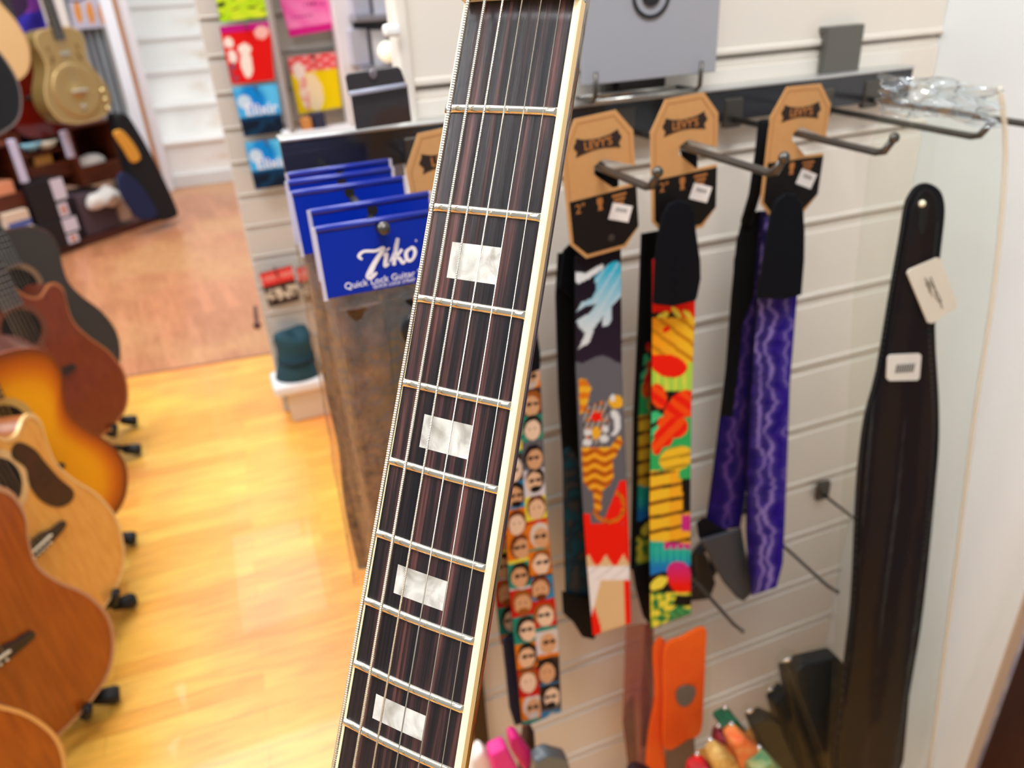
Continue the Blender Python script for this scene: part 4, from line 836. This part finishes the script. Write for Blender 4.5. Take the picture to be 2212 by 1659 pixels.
string_pack([(528, 308), (618, 298), (634, 398), (552, 410)], pk_blue, 'lower of the two blue string packs with white lettering', 'Elixir')
string_pack([(598, -24), (710, -34), (719, 64), (626, 80)], pk_pink, 'bright pink string pack beside the lime green one')
string_pack([(620, 124), (724, 112), (739, 231), (646, 247)], pk_yel, 'yellow string pack with red top and white figure', None)
string_pack([(560, 592), (630, 574), (648, 648), (582, 664)], pk_rb, 'small black and red pack hanging low on the grey slatwall, left one')
string_pack([(640, 580), (692, 568), (704, 640), (660, 655)], pk_rb, 'small black and red pack hanging low, half hidden by the blue packs')
# display frame
fm = mat('lilac_white', '#e0d9dc', .45); fr_ = thing('packet_surround', 'pale lilac white frame around the yellow and pink packs', 'frame', (.33, 2.2, .9))
Yf = 2.2; a0, a1 = PY(716, 0, Yf), PY(756, 0, Yf)
b = MB(); b.box(((a0.x+a1.x)/2, Yf+.03, 1.32), (a1.x-a0.x, .06, .96)); b.build('post', fm, fr_, bevel=.004)
c0, c1 = PY(612, 290, Yf), PY(770, 278, Yf); b = MB(); b.box(((c0.x+c1.x)/2, Yf+.03, c0.z-.012), (c1.x-c0.x, .06, .03)); b.build('sill', fm, fr_, bevel=.004)
g0 = PY(588, 40, Yf); b = MB(); b.box((g0.x, Yf+.05, 1.32), (.012, .10, .96)); b.build('post', mat('frame_shade', '#a39a96', .5), fr_, bevel=.002)  # thin grey upright stands in for the shade line beside the frame
b = MB(); b.box((PY(668, 278, Yf).x, Yf+.02, c0.z+.018), (.035, .03, .03)); tag(b.build('small_box', mat('tan_orange', '#d08a4a', .5), bevel=.002), 'tiny orange box on the sill of the pale frame', 'box')
b = MB(); b.box((PY(690, 276, Yf).x, Yf+.02, c0.z+.024), (.04, .03, .042)); tag(b.build('small_box', mat('ink_blue', '#2c2e48', .4), bevel=.002), 'tiny dark blue box on the sill of the pale frame', 'box')
# silver shelf right of the frame
sv = mat('silver_sheet', '#9b9aa6', .3, .5); rk = thing('metal_shelf', 'grey metal shelf with silver boxes seen between frame and strap wall', 'shelf', (.52, 2.25, 1.1))
x0, x1 = PY(756, 60, 2.2).x, PY(905, 60, 2.2).x
b = MB(); b.box(((x0+x1)/2, 2.29, 1.25), (x1-x0, .01, 1.2)); b.build('back_panel', mat('shelf_grey', '#77757e', .4, .3), rk)
for z_ in (PY(800, 38, 2.15).z, PY(800, 148, 2.15).z): b = MB(); b.box(((x0+x1)/2, 2.2, z_), (x1-x0, .17, .014)); b.build('shelf_board', sv, rk, bevel=.002)
for (px_, w_, col, nm) in ((785, .034, '#b9b8c6', 'left'), (828, .03, '#cfced8', 'middle'), (866, .03, '#a9a7b4', 'right')):
    for j, (yb, hh) in enumerate(((32, .10), (142, .085))):
        q_ = PY(px_, yb, 2.14); b = MB(); b.box((q_.x, 2.2, q_.z+hh/2), (w_*1.3, .10, hh)); o = b.build('carton', mat('carton'+col, col, .35, .2), bevel=.002)
        tag(o, 'silver grey carton, %s one on the %s board of the grey metal shelf' % (nm, ('upper', 'lower')[j]), 'box', 'silver cartons on the metal shelf')
lampm = mat('warm_globe', '#f4f0d8', .3, emit=.5); q_ = PY(838, 112, 2.11); b = MB(); b.ball(tuple(q_), .026); o = b.build('globe_lamp', lampm, smooth=True); tag(o, 'small glowing cream globe in front of the grey metal shelf', 'lamp')
q_ = PY(848, 66, .70); b = MB(); b.box((q_.x, .705, q_.z), (.014, .012, .010)); tag(b.build('price_clip', mat('clip_white', '#f2f4f0', .25, coat=.5), bevel=.003), 'small white clip on the rounded edge of the strap wall', 'clip')
# teal hat on box, low on the wall
q0 = PZ(632, 906); q1 = PZ(722, 893)
bx = thing('storage_box', 'beige box with white lid standing on the yellow floor at the slatwall foot', 'box', (q0.x+.06, 2.22, 0))
b = MB(); b.box(((q0.x+q1.x)/2, q0.y+.03, .052), (q1.x-q0.x, .10, .104)); b.build('carton_body', mat('box_beige', '#dcc7ae', .6), bx, bevel=.004)
b = MB(); b.box(((q0.x+q1.x)/2-.012, q0.y+.02, .122), (q1.x-q0.x+.05, .125, .036)); b.build('lid', mat('lid_white', '#e9e4e4', .4), bx, bevel=.01, seg=3)
tl_ = mat('teal_felt', '#1f4450', .8, bump=.2, bscale=300); hc_ = Vector(((q0.x+q1.x)/2-.015, q0.y+.02, .14)); ht = thing('bucket_hat', 'dark teal bucket hat resting on the white box lid', 'hat', hc_)
b = MB(); b.lathe([(.071, 0), (.073, .004), (.058, .05), (.055, .056), (.052, .1), (.056, .125), (.05, .142), (.03, .147), (.0001, .146)], 32, tuple(hc_)); 
for i, v_ in enumerate(b.v):
    d_ = v_-hc_; b.v[i] = hc_+Vector((d_.x, d_.y*.8, d_.z+.012*math.sin(math.atan2(d_.y, d_.x)*2+.6)*d_.z/.14))
b.build('felt_crown', tl_, ht, smooth=True)
b = MB(); b.lathe([(.0565, .054), (.0575, .056), (.0575, .066), (.0555, .068)], 32, tuple(hc_)); b.build('hat_band', mat('teal_dark', '#0c2a38', .8), ht, smooth=True)
q_ = PY(552, 690, 2.2); b = MB(); b.tube([(q_.x+.008, 2.3, q_.z), (q_.x, 2.16, q_.z), (q_.x, 2.15, q_.z-.0)], .006, 10); b.ball((q_.x, 2.15, q_.z), .011); o = b.build('display_peg', mat('peg_dark', '#4a1c1c', .4), smooth=True); tag(o, 'short dark red tipped peg at the left edge of the grey slatwall', 'peg')
# ================================================================ STAIRCASE
sr = thing('staircase', 'white painted wooden staircase with scuffed risers beyond the floor', 'staircase', (.2, 6.1, 0)); stw = mat('stair_white', '#efede9', .45)
xl, xr_ = PZ(335, 412).x, 1.3; Ys = 6.02; z0 = .09; r_, t_ = .215, .25
def stain(k):
    def f(u, v):
        c = L('#efede9'); s = .6*math.exp(-((u-.33)/.09)**2-((v-.6)/.22)**2)*(.5+nz(u*4, v, 6, k)); return mix(c, L('#c9a884'), max(0, s)*1.1)
    return f
b = MB(); b.box(((xl+xr_)/2, Ys+1.3, z0/2), (xr_-xl+.04, 2.6, z0)); b.build('plinth', mat('stair_plinth', '#d9d9d8', .5), sr, bevel=.004)
for k in range(9):
    za, zb = z0+k*r_, z0+(k+1)*r_; y_ = Ys+.03+k*t_
    b = MB(); b.grid(lambda u, v: (xl+(xr_-xl)*u, y_, zb-(zb-za)*v), 60, 16, stain(k)); b.f = [f[::-1] for f in b.f]; b.build('riser', [paint, stw], sr, thick=.02, off=-1)
    b = MB(); b.box(((xl+xr_)/2, y_+t_/2-.012, zb+.0), (xr_-xl, t_+.025, .03)); b.build('tread', stw, sr, bevel=.008)
b = MB(Matrix(((0, 0, -1, xl), (1, 0, 0, Ys-.02), (0, 1, 0, 0), (0, 0, 0, 1)))); b.prism([(0, 0), (2.6, 0), (2.6, 2.35), (2.2, 2.28), (.02, .40), (0, .36)], 0, .045); b.build('stringer', mat('stringer_white', '#eef0f6', .4), sr, bevel=.006)
pw = mat('post_white', '#eff1f8', .4)
def vpost(name, xa, xb, Y, m, label, z1=2.7, d=.06, cat='post', z0_=0):
    A_, B_ = PY(xa, 0, Y), PY(xb, 0, Y); b = MB(); b.box(((A_.x+B_.x)/2, Y+d/2, (z1+z0_)/2), (B_.x-A_.x, d, z1-z0_)); return tag(b.build(name, m, bevel=.005), label, cat)
vpost('door_post', 213, 240, 5.75, pw, 'bright white upright post left of the staircase')
vpost('wooden_batten', 241, 250, 5.85, mat('orange_wood', '#c98a58', .5), 'thin orange wooden strip between two white posts', z0_=0, cat='strip')
vpost('door_post', 252, 272, 5.95, pw, 'white upright post directly beside the stair stringer')
# grey drape and printed poster behind the hanging guitars
dr = mat('silver_drape', '#9c9ba2', .35, .1, coat=.3, color2='#b9c4c8', vscale=2.5, vstretch=(6, 6, .7))
A_, B_ = PY(128, 0, 6.2), PY(206, 0, 6.2)
b = MB(); b.grid(lambda u, v: (A_.x+(B_.x-A_.x)*u, 6.2+.03*math.sin(u*30)*v, 2.6*(1-v)+.0), 60, 10); tag(b.build('hanging_drape', dr, smooth=True, thick=.01), 'silver grey hanging drape behind the resonator guitar', 'drape')
def oposter(u, v):
    c = L('#d6cfe0')
    for k in range(4):
        if inell(u, v, .16+.25*k, .70+.03*k, .075, .20) or inell(u, v, .12+.26*k, .25, .08, .16): c = L('#f0a050')
    if abs(v-.47-.04*math.sin(u*9)) < .022: c = L('#5a5064')
    return c
ps = thing('poster', 'poster with orange ovals on pale lilac above the resonator guitar', 'poster', PY(190, 20, 6.1)); qpanel('print', [(134, -60), (236, -70), (262, 56), (160, 64)], 6.1, oposter, ps, n=(80, 80), thick=.01)
# ================================================================ DISPLAY UNIT (angled)
UA, UB = PZ(362, 471), PZ(100, 561); ue = (UA-UB); ue.z = 0; ue.normalize(); un = ue.cross(Vector((0, 0, 1))).normalized()
if un.y > 0: un = -un
UM = Matrix((ue, Vector((0, 0, 1)), un)).transposed().to_4x4(); UM.translation = UA
UI = UM.inverted()
def UP(u, v, off=0): return UI @ hit(u, v, UA+un*off, un)    # local (along, up, off)
ddk = mat('dark_stain', '#2b1513', .5, var=.3, vscale=6); crate_m = mat('crate_brown', '#6a3016', .5, color2='#4a1e0e', vscale=8, vstretch=(1, 1, 8))
un_root = thing('display_platform', 'low dark red-brown platform carrying crates and boxes', 'platform', UA)
L0_ = UP(-160, 650).x
b = MB(UM); b.box((L0_/2, .02, -.35), (-L0_, .04, .7)); b.build('plinth', mat('plinth_red', '#54261e', .45), un_root, bevel=.004)
b = MB(UM); b.box((L0_/2-.28, .62, -.52), (-L0_-.3, 1.1, .03)); b.build('back_panel', ddk, un_root)
def ubox(name, bl2, br2, tl2, m, label, cat, off=0, depth=.22, grp=None, bevel=.004, base=None):
    a, c, t = UP(*bl2, off), UP(*br2, off), UP(*tl2, off); y0_ = a.y if base is None else base
    if y0_ < .06: y0_ = .041
    b = MB(UM); b.box(((a.x+c.x)/2, (y0_+t.y)/2, off-depth/2), (c.x-a.x, t.y-y0_, depth)); o = b.build(name, m, bevel=bevel); tag(o, label, cat, grp); return o, ((a.x+c.x)/2, (y0_+t.y)/2, c.x-a.x, t.y-y0_)
def crate(bl2, br2, tl2, off, label, shelf=False, depth=.26):
    a, c, t = UP(*bl2, off), UP(*br2, off), UP(*tl2, off); cx_ = (a.x+c.x)/2; w = c.x-a.x; h = t.y-a.y; r = thing('wooden_crate', label, 'crate', UM @ Vector((cx_, a.y, off-depth/2)), 'brown wooden crates on the platform')
    T = .016
    for nm, ce, dm in (('side_panel', (cx_-w/2+T/2, a.y+h/2, off-depth/2), (T, h, depth)), ('side_panel', (cx_+w/2-T/2, a.y+h/2, off-depth/2), (T, h, depth)), ('bottom_panel', (cx_, a.y+T/2, off-depth/2), (w-2*T, T, depth)), ('back_panel', (cx_, a.y+h/2, off-depth+T/2), (w-2*T, h-T, T)), ('front_board', (cx_, a.y+h*.17, off-T/2), (w-2*T, h*.30, T)), ('top_panel', (cx_, t.y-T/2, off-depth/2), (w-2*T, T, depth))):
        b = MB(UM); b.box(ce, dm); b.build(nm, crate_m, r, bevel=.002)
    if shelf: b = MB(UM); b.box((cx_, a.y+h*.55, off-depth/2), (w-2*T, T, depth)); b.build('shelf_board', crate_m, r, bevel=.002)
    return r
crate((184, 404), (270, 374), (150, 274), -.05, 'brown wooden crate beside the dark blue gig bag, white cloth in it')
crate((70, 400), (160, 368), (38, 288), -.12, 'brown wooden crate with shelf holding pale bowls', shelf=True)
crate((0, 478), (76, 452), (-42, 320), -.02, 'brown wooden crate above the white carton, leftmost one')
lil = mat('lilac_plank', '#c9c4de', .5)
ubox('plank', (52, 396), (64, 390), (16, 304), lil, 'pale lilac upright plank between the leftmost crate and the bowl crate', 'plank', off=.01, depth=.03)
ubox('plank', (152, 342), (163, 336), (124, 286), lil, 'short pale lilac plank below the red guitar', 'plank', off=.01, depth=.03)
bxk = mat('black_carton', '#15131a', .4)
def blackbox(bl2, br2, tl2, off, lb):
    o, (cx_, cy_, w, h) = ubox('black_carton', bl2, br2, tl2, bxk, lb, 'box', off=off, depth=.2, grp='black cartons with white labels')
    for k, (fx, fy, sw, sh) in enumerate(((.30, .22, .34, .5), (.26, -.28, .26, .34))):
        b = MB(UM); b.box((cx_+fx*w, cy_+fy*h, off+.001), (sw*w, sh*h, .002)); s_ = b.build('sticker', mat('sticker_white', '#dcd4e2', .5), o)
        if k: b = MB(UM); b.box((cx_+fx*w, cy_+fy*h, off+.0028), (sw*w*.45, sh*h*.6, .001)); b.build('sticker_print', mat('salmon_print', '#d08a6a', .5), s_)
blackbox((84, 490), (160, 462), (60, 398), .02, 'upper black carton with white square label')
blackbox((98, 562), (185, 528), (84, 488), .03, 'lower black carton with white square label standing on the platform')
ubox('mauve_box', (192, 520), (262, 490), (165, 425), mat('mauve', '#54434c', .5), 'mauve grey box right of the black cartons', 'box', off=-.02)
a_ = UP(222, 424, .02); b = MB(UM); b.ball((a_.x, a_.y-.012, .02), .1, sc=(1.1, .5, .6), n=28); b.v = [v_+Vector((0, 0, 1))*.035*noise.noise(v_*14) for v_ in b.v]; tag(b.build('cloth_bundle', mat('white_cloth', '#ddd6cf', .8), smooth=True), 'white rounded cloth bundle resting on the mauve box', 'bundle')
a_ = UP(195, 352, -.1); b = MB(UM); b.ball((a_.x, a_.y, -.1), .07, sc=(1.4, .7, .6)); tag(b.build('cloth_bundle', mat('white_cloth'), smooth=True), 'white crumpled cloth inside the crate by the gig bag', 'bundle')
for (px_, col, nm) in ((63, '#8cc0d4', 'pale blue'), (98, '#e6e4d0', 'cream')):
    a_ = UP(px_, 318-(px_-63)*.15, -.14); b = MB(UM @ Matrix.Translation((a_.x, a_.y-.02, -.14)) @ Matrix.Rotation(math.radians(-90), 4, 'X')); b.lathe([(.02, 0), (.05, .015), (.066, .045), (.06, .045), (.045, .02), (.0001, .008)], 24); tag(b.build('bowl', mat('bowl'+col, col, .4), smooth=True), nm+' bowl on the shelf of the middle crate', 'bowl', 'pale bowls')
ubox('gold_box', (82, 368), (118, 356), (72, 340), mat('gold_brown', '#b07c3c', .4), 'small gold brown box inside the middle crate', 'box', off=-.13, depth=.06)
ubox('beige_box', (266, 478), (285, 466), (252, 432), mat('beige_print', '#c8a890', .5), 'small beige box between mauve box and gig bag', 'box', off=.0, depth=.1)
ubox('white_carton', (28, 564), (98, 544), (14, 508), mat('carton_white', '#e4dae2', .5), 'white carton at the left front of the platform', 'box', off=.05, depth=.2)
o, (cx_, cy_, w_, h_) = ubox('striped_tin', (24, 508), (74, 492), (16, 462), mat('tin_cream', '#dcc4ac', .5), 'cream tin with blue band standing on the white carton', 'tin', off=.02, depth=.14)
b = MB(UM); b.box((cx_, cy_-h_*.12, .0205), (w_*.98, h_*.3, .002)); b.build('blue_band', mat('band_blue', '#4a5a98', .5), o)
ubox('salmon_box', (0, 442), (40, 428), (-14, 398), mat('salmon_box', '#e0926c', .5), 'salmon pink box inside the leftmost crate', 'box', off=-.03, depth=.1)
def gplate(name, px, off, m, parent, t=.01, bevel=0, sm=0):
    P = [UP(x, y, off) for x, y in px]; P = [(p.x, p.y) for p in P]
    if sm: P = cr(P, sm, True)
    b = MB(UM); b.prism([(float(x), float(y)) for x, y in P], off, off+t); return b.build(name, m, parent, bevel=bevel)
gb_ = thing('gig_bag', 'black and navy gig bag with orange pocket leaning by the staircase', 'bag', UM @ Vector((UP(330, 465, .12).x, 0, .1)))
gplate('bag_body', [(228, 250), (250, 246), (272, 275), (304, 330), (332, 385), (362, 452), (356, 468), (322, 474), (296, 440), (268, 380), (246, 310)], .10, mat('gig_black', '#0b0c12', .7), gb_, t=.09, bevel=.02, sm=3)
gplate('navy_panel', [(250, 385), (262, 372), (292, 392), (326, 440), (334, 468), (300, 474), (278, 452), (258, 420)], .185, mat('gig_navy', '#0c1e48', .7), gb_, t=.025, bevel=.008, sm=3)
gplate('orange_pocket', [(243, 290), (250, 281), (263, 284), (286, 312), (299, 338), (294, 348), (281, 350), (266, 326)], .20, mat('gig_orange', '#dc9a34', .6), gb_, t=.02, bevel=.006, sm=3)
# hanging guitars
def hangM(px, Y, S=1, lean=3):
    T = PY(px[0], px[1], Y); up = (Vector((0, 0, 1))*math.cos(math.radians(lean))-un*math.sin(math.radians(lean))); return frame(T, ue, up)
gold = mat('aged_gold', '#b89a62', .32, .45, coat=.4)
acoustic('resonator_guitar', 'aged gold metal resonator guitar with round cone cover and plain slots', hangM((188, 263), 4.75), gold, mat('aged_gold_side', '#a88a50', .3, .6), S=.9, resonator=True, binding='#c9ac74')
redm = mat('oxblood_gloss', '#5e0d06', .2, coat=.8)
acoustic('acoustic_guitar', 'dark oxblood red guitar hanging behind the gold resonator', hangM((112, 294), 4.9), redm, redm, S=.95, binding='#5a1a10', hole=False, strings=False)
acoustic('acoustic_guitar', 'pale natural acoustic guitar hanging at the top left corner', hangM((-24, 190), 3.4), mat('pale_spruce', '#ecc48c', .4), m_spr_s, binding='#e0b47c')
acoustic('acoustic_guitar', 'black guitar hanging below the pale natural one at the left edge', hangM((-64, 306), 2.7), mat('black_gloss_top', '#100e14', .3, coat=.5), mat('black_gloss_top'), binding='#7a7070', bridge=False, strings=False)
b = MB(UM); b.box((L0_/2-.55, 1.85, -.62), (-L0_-.6, 1.7, .05)); tag(b.build('wall_display', mat('display_wall_brown', '#33120e', .6), bevel=.003), 'dark brown wall behind the hanging guitars', 'wall', kind='structure')
def purp(u, v):
    n = nz(u, v, 3, 11); c = mix(L('#3a1a5a'), L('#8a3ca0'), .5+n); 
    if v > .5: c = mix(L('#201060'), L('#3c34b0'), .5+nz(u, v, 5, 12))
    if inell(u, v, .4, .35, .3, .2): c = L('#3a2644')
    return c
pz = thing('poster', 'purple and blue poster behind the pale natural guitar', 'poster', UM @ Vector((UP(50, 50, -.5).x, 1.8, -.5)))
Pq = [UP(x, y, -.57) for x, y in ((-30, -40), (84, -60), (110, 96), (5, 120))]
b = MB(UM); b.grid(lambda u, v: Pq[0].lerp(Pq[1], u).lerp(Pq[3].lerp(Pq[2], u), v), 50, 50, purp); b.f = [f[::-1] for f in b.f]; b.build('print', [paint, blackweb], pz, thick=.008, off=-1)
for px_, nm in ((104, 'left'), (134, 'right')):
    a_ = UP(px_, 30, -.5); b = MB(UM); b.box((a_.x, a_.y+.2, -.5), (.05, .55, .02)); tag(b.build('wall_strip', mat('strip_cream', '#e6ddd6', .5), bevel=.003), 'cream upright strip just %s of the resonator guitar neck' % nm, 'strip')
# ================================================================ LOWER STOCK UNDER THE STRAPS
orange = mat('orange_webbing', '#ff6408', .65, spec=.2, bump=.2, bscale=400, color2='#fa5806', vscale=20)
ob = thing('guitar_strap', 'bright orange folded guitar strap with small grey badge, packed in clear film', 'strap', PY(1460, 1350, .62))
plate('front_fold', cr([(1432, 1395), (1470, 1372), (1518, 1350), (1520, 1400), (1516, 1500), (1510, 1575), (1480, 1592), (1432, 1612), (1430, 1500)], 3, True), .61, orange, ob, t=.006, bevel=.002)
plate('rear_fold', cr([(1408, 1395), (1434, 1380), (1436, 1500), (1432, 1610), (1440, 1700), (1395, 1700), (1398, 1580), (1412, 1500)], 3, True), .622, orange, ob, t=.005, bevel=.002)
plate('badge', cr([(1462, 1490), (1480, 1480), (1500, 1484), (1498, 1505), (1484, 1522), (1468, 1522), (1460, 1508)], 3, True), .6025, mat('badge_grey', '#77736e', .4, .3), ob, t=.002)
plate('grey_pad', cr([(1436, 1606), (1496, 1584), (1500, 1700), (1440, 1700)], 1, True), .614, mat('mauve_pad', '#6a5452', .6), ob, t=.005)
plate('film', cr([(1404, 1360), (1525, 1338), (1528, 1600), (1496, 1720), (1392, 1720), (1400, 1500)], 2, True), .598, bagm, ob, t=.0006)
mb_ = thing('guitar_strap', 'dark maroon guitar strap seen edge on in pinkish film left of the orange strap', 'strap', PY(1390, 1360, .64))
maro = mat('maroon_webbing', '#6a1a30', .6)
plate('webbing', [(1392, 1350), (1404, 1348), (1402, 1500), (1392, 1600), (1384, 1610), (1384, 1500)], .635, maro, mb_, t=.006)
plate('plum_fold', [(1350, 1520), (1366, 1500), (1374, 1640), (1362, 1700), (1346, 1560)], .65, mat('plum', '#4a3440', .6), mb_, t=.004)  # separate dark plum fold left of the maroon webbing
plate('film', [(1352, 1352), (1412, 1344), (1412, 1500), (1404, 1640), (1362, 1700), (1344, 1560)], .628, film('pink_film', '#e0b8b4', .2, .15, '#c89a98', 60, .6), mb_, t=.0006)
# black packed straps lower right
dkp = mat('packed_black', '#141519', .5, spec=.3, bump=.4, bscale=60, coat=.1)
bk_specs = [([(1694, 1430), (1712, 1412), (1786, 1396), (1798, 1408), (1808, 1460), (1815, 1560), (1822, 1700), (1790, 1700), (1738, 1560), (1700, 1460)], .56, 'black packed strap, topmost and largest of the lower right bundle'),
            ([(1678, 1432), (1718, 1414), (1748, 1530), (1798, 1690), (1740, 1700), (1700, 1560)], .59, 'black packed strap just left of the largest one in the bundle'),
            ([(1652, 1500), (1680, 1470), (1716, 1570), (1756, 1690), (1712, 1700), (1680, 1600)], .61, 'black packed strap with slanted end in the middle of the bundle'),
            ([(1606, 1540), (1636, 1524), (1664, 1536), (1700, 1620), (1728, 1700), (1668, 1700)], .57, 'black packed strap at the lower left of the bundle')]
for px_, Y_, lb in bk_specs:
    r = thing('packed_strap', lb, 'packed strap', PY(*px_[0], Y_), 'black packed straps')
    plate('folded_band', cr(px_, 1, True), Y_, dkp, r, t=.022, bevel=.003)
    c_ = (sum(p[0] for p in px_)/len(px_), sum(p[1] for p in px_)/len(px_)); out_ = [((x-c_[0])*1.12+c_[0], (y-c_[1])*1.06+c_[1]) for x, y in px_]
    plate('film', cr(out_, 2, True), Y_-.024, bagm, r, t=.0006)
    q_ = PY((px_[0][0]+px_[1][0])/2, (px_[0][1]+px_[1][1])/2+4, Y_-.026)
    b = MB(); b.ball(tuple(q_), .0035, sc=(1.5, .5, 1)); b.build('highlight_bead', mat('highlight_bright', '#e8e8ea', .12, .8), r, smooth=True)  # bright bead stands in for a highlight spot on the packed strap
for px_, Y_, col, c2, lb in (([(1518, 1608), (1535, 1590), (1562, 1604), (1572, 1630), (1548, 1662), (1524, 1650)], .55, '#f0cc78', '#b87a34', 'tan and yellow rolled strap in the colourful group'),
    ([(1556, 1572), (1580, 1556), (1622, 1590), (1640, 1618), (1596, 1650), (1570, 1620)], .56, '#f0642c', '#f4a860', 'orange red rolled strap in the colourful group'),
    ([(1600, 1630), (1640, 1606), (1672, 1640), (1668, 1700), (1596, 1700)], .54, '#3c8a60', '#b8b878', 'green patterned rolled strap in the colourful group'),
    ([(1532, 1536), (1566, 1520), (1590, 1550), (1560, 1570)], .60, '#1c4a34', '#28704a', 'dark green rolled strap end at the back of the colourful group'),
    ([(1478, 1640), (1506, 1620), (1540, 1650), (1560, 1700), (1474, 1700)], .56, '#e01c1c', '#8a2030', 'red rolled strap at the bottom edge of the photo'),
    ([(1536, 1566), (1552, 1560), (1560, 1590), (1530, 1600)], .59, '#a83040', '#5a1c24', 'crimson rolled strap behind the tan one')):
    r = thing('rolled_strap', lb, 'rolled strap', PY(*px_[0], Y_), 'colourful rolled straps'); plate('roll', cr(px_, 1, True), Y_, mat('roll'+col, col, .5, color2=c2, vscale=70), r, t=.03, bevel=.006)
    q_ = PY(px_[1][0], px_[1][1]+8, Y_-.031); b = MB(); b.ball(tuple(q_), .003); b.build('highlight_bead', mat('highlight_bright'), r, smooth=True)  # bright bead again, for a highlight spot on the roll
# cream and black coil behind the tropical strap
cl = thing('coiled_cable', 'cream and black coiled cable hanging low behind the tropical strap', 'cable', PY(1515, 1150, .68))
q_ = PY(1512, 1205, .69)
for k, (rr, m_) in enumerate(((.032, mat('coil_cream', '#b8a898', .6)), (.025, mat('coil_black', '#1a181c', .5)))):
    b = MB(Matrix.Translation((q_.x, .69, q_.z)) @ Matrix.Rotation(math.radians(90), 4, 'X'))
    b.tube([((rr*.75)*math.cos(a*math.pi/12), rr*math.sin(a*math.pi/12)*1.15, k*.01+.002*math.sin(a)) for a in range(49)], .0065, 8); b.build('loop', m_, cl, smooth=True)
plate('cable_tie', [(1495, 1185), (1518, 1190), (1538, 1250), (1525, 1285), (1480, 1290), (1478, 1270), (1500, 1250)], .67, mat('coil_black'), cl, t=.01, bevel=.002)
# pink and grey items at the bottom, beige panel by the neck
pk = mat('hot_pink', '#f0429a', .5, color2='#e82c88', vscale=12)
for px_, Y_, m_, lb, nm, ct in (([(1046, 1602), (1082, 1584), (1108, 1636), (1112, 1660), (1096, 1700), (1070, 1700)], .56, pk, 'pink rolled strap at the bottom, lighter one near the neck', 'rolled_strap', 'rolled strap'),
    ([(1090, 1570), (1106, 1562), (1136, 1602), (1138, 1620), (1124, 1646), (1094, 1598)], .59, mat('deep_pink', '#d41c74', .5), 'deep pink rolled strap just right of the lighter pink one', 'rolled_strap', 'rolled strap'),
    ([(1142, 1618), (1170, 1600), (1212, 1612), (1238, 1700), (1140, 1700)], .57, mat('slate_grey', '#5c666c', .4, coat=.4), 'slate grey packed strap with rounded end at the bottom', 'packed_strap', 'packed strap'),
    ([(1128, 1540), (1144, 1560), (1150, 1640), (1146, 1700), (1112, 1700), (1118, 1620)], .62, mat('plum_black', '#2a1018', .6), 'plum black strap end hanging below the faces strap', 'packed_strap', 'packed strap'),
    ([(1006, 1620), (1030, 1590), (1052, 1610), (1066, 1700), (1000, 1700)], .58, mat('bag_cream', '#e9e2da', .4, coat=.3), 'cream wrapped packet between the neck and the pink rolled strap', 'wrapped_packet', 'packet'),
    ([(1350, 1650), (1370, 1640), (1400, 1650), (1400, 1700), (1350, 1700)], .58, mat('plum_black'), 'small dark packet left of the orange strap at the bottom edge', 'wrapped_packet', 'packet')):
    r = thing(nm, lb, ct, PY(*px_[0], Y_)); plate('wrap', cr(px_, 1, True), Y_, m_, r, t=.02, bevel=.005)
b = MB(); q0, q1 = PY(1046, 1400, .70), PY(1085, 1400, .70)
# right hand corner: brown cabinet and what stands beyond the white panel
cb = thing('cabinet', 'dark brown cabinet side at the lower right corner', 'cabinet', (1.2, .3, 0)); cbm = mat('cabinet_brown', '#4a2818', .45, color2='#3c1e12', vscale=5, vstretch=(4, 4, 1))
b = MB(); b.box((1.18, .242, .45), (.5, .492, .9)); b.build('carcass', cbm, cb, bevel=.003)
b = MB(); b.box((1.18, .242, .91), (.5, .492, .02)); b.build('top', cbm, cb, bevel=.003)
rg = thing('rug', 'mottled pinkish grey rug on the floor behind the brown cabinet', 'rug', (1.3, 1.1, 0)); b = MB(); b.box((1.6, 1.0, .006), (1.3, 1.1, .012)); b.build('rug_pile', mat('rug_mottle', '#b9a096', .9, color2='#877680', vscale=22), rg, bevel=.003)
wt = thing('plant_stand', 'black twisted wire stand with white glass cups beyond the cabinet', 'stand', (1.0, .62, 0))
b = MB(); b.tube([PY(2118, 1580, .62), PY(2126, 1602, .62), PY(2122, 1625, .62), PY(2098, 1640, .62), (PY(2098, 1640, .62).x, .62, .0)], .004, 8); b.tube([PY(2126, 1602, .62), PY(2140, 1575, .62)], .004, 8); b.build('wire_frame', blackmetal, wt, smooth=True)
for p_ in ((2105, 1612), (2120, 1645), (2135, 1590)): q_ = PY(*p_, .64); b = MB(); b.ball(tuple(q_), .014); b.build('glass_cup', mat('milk_glass', '#eceef8', .3, coat=.4), wt, smooth=True)
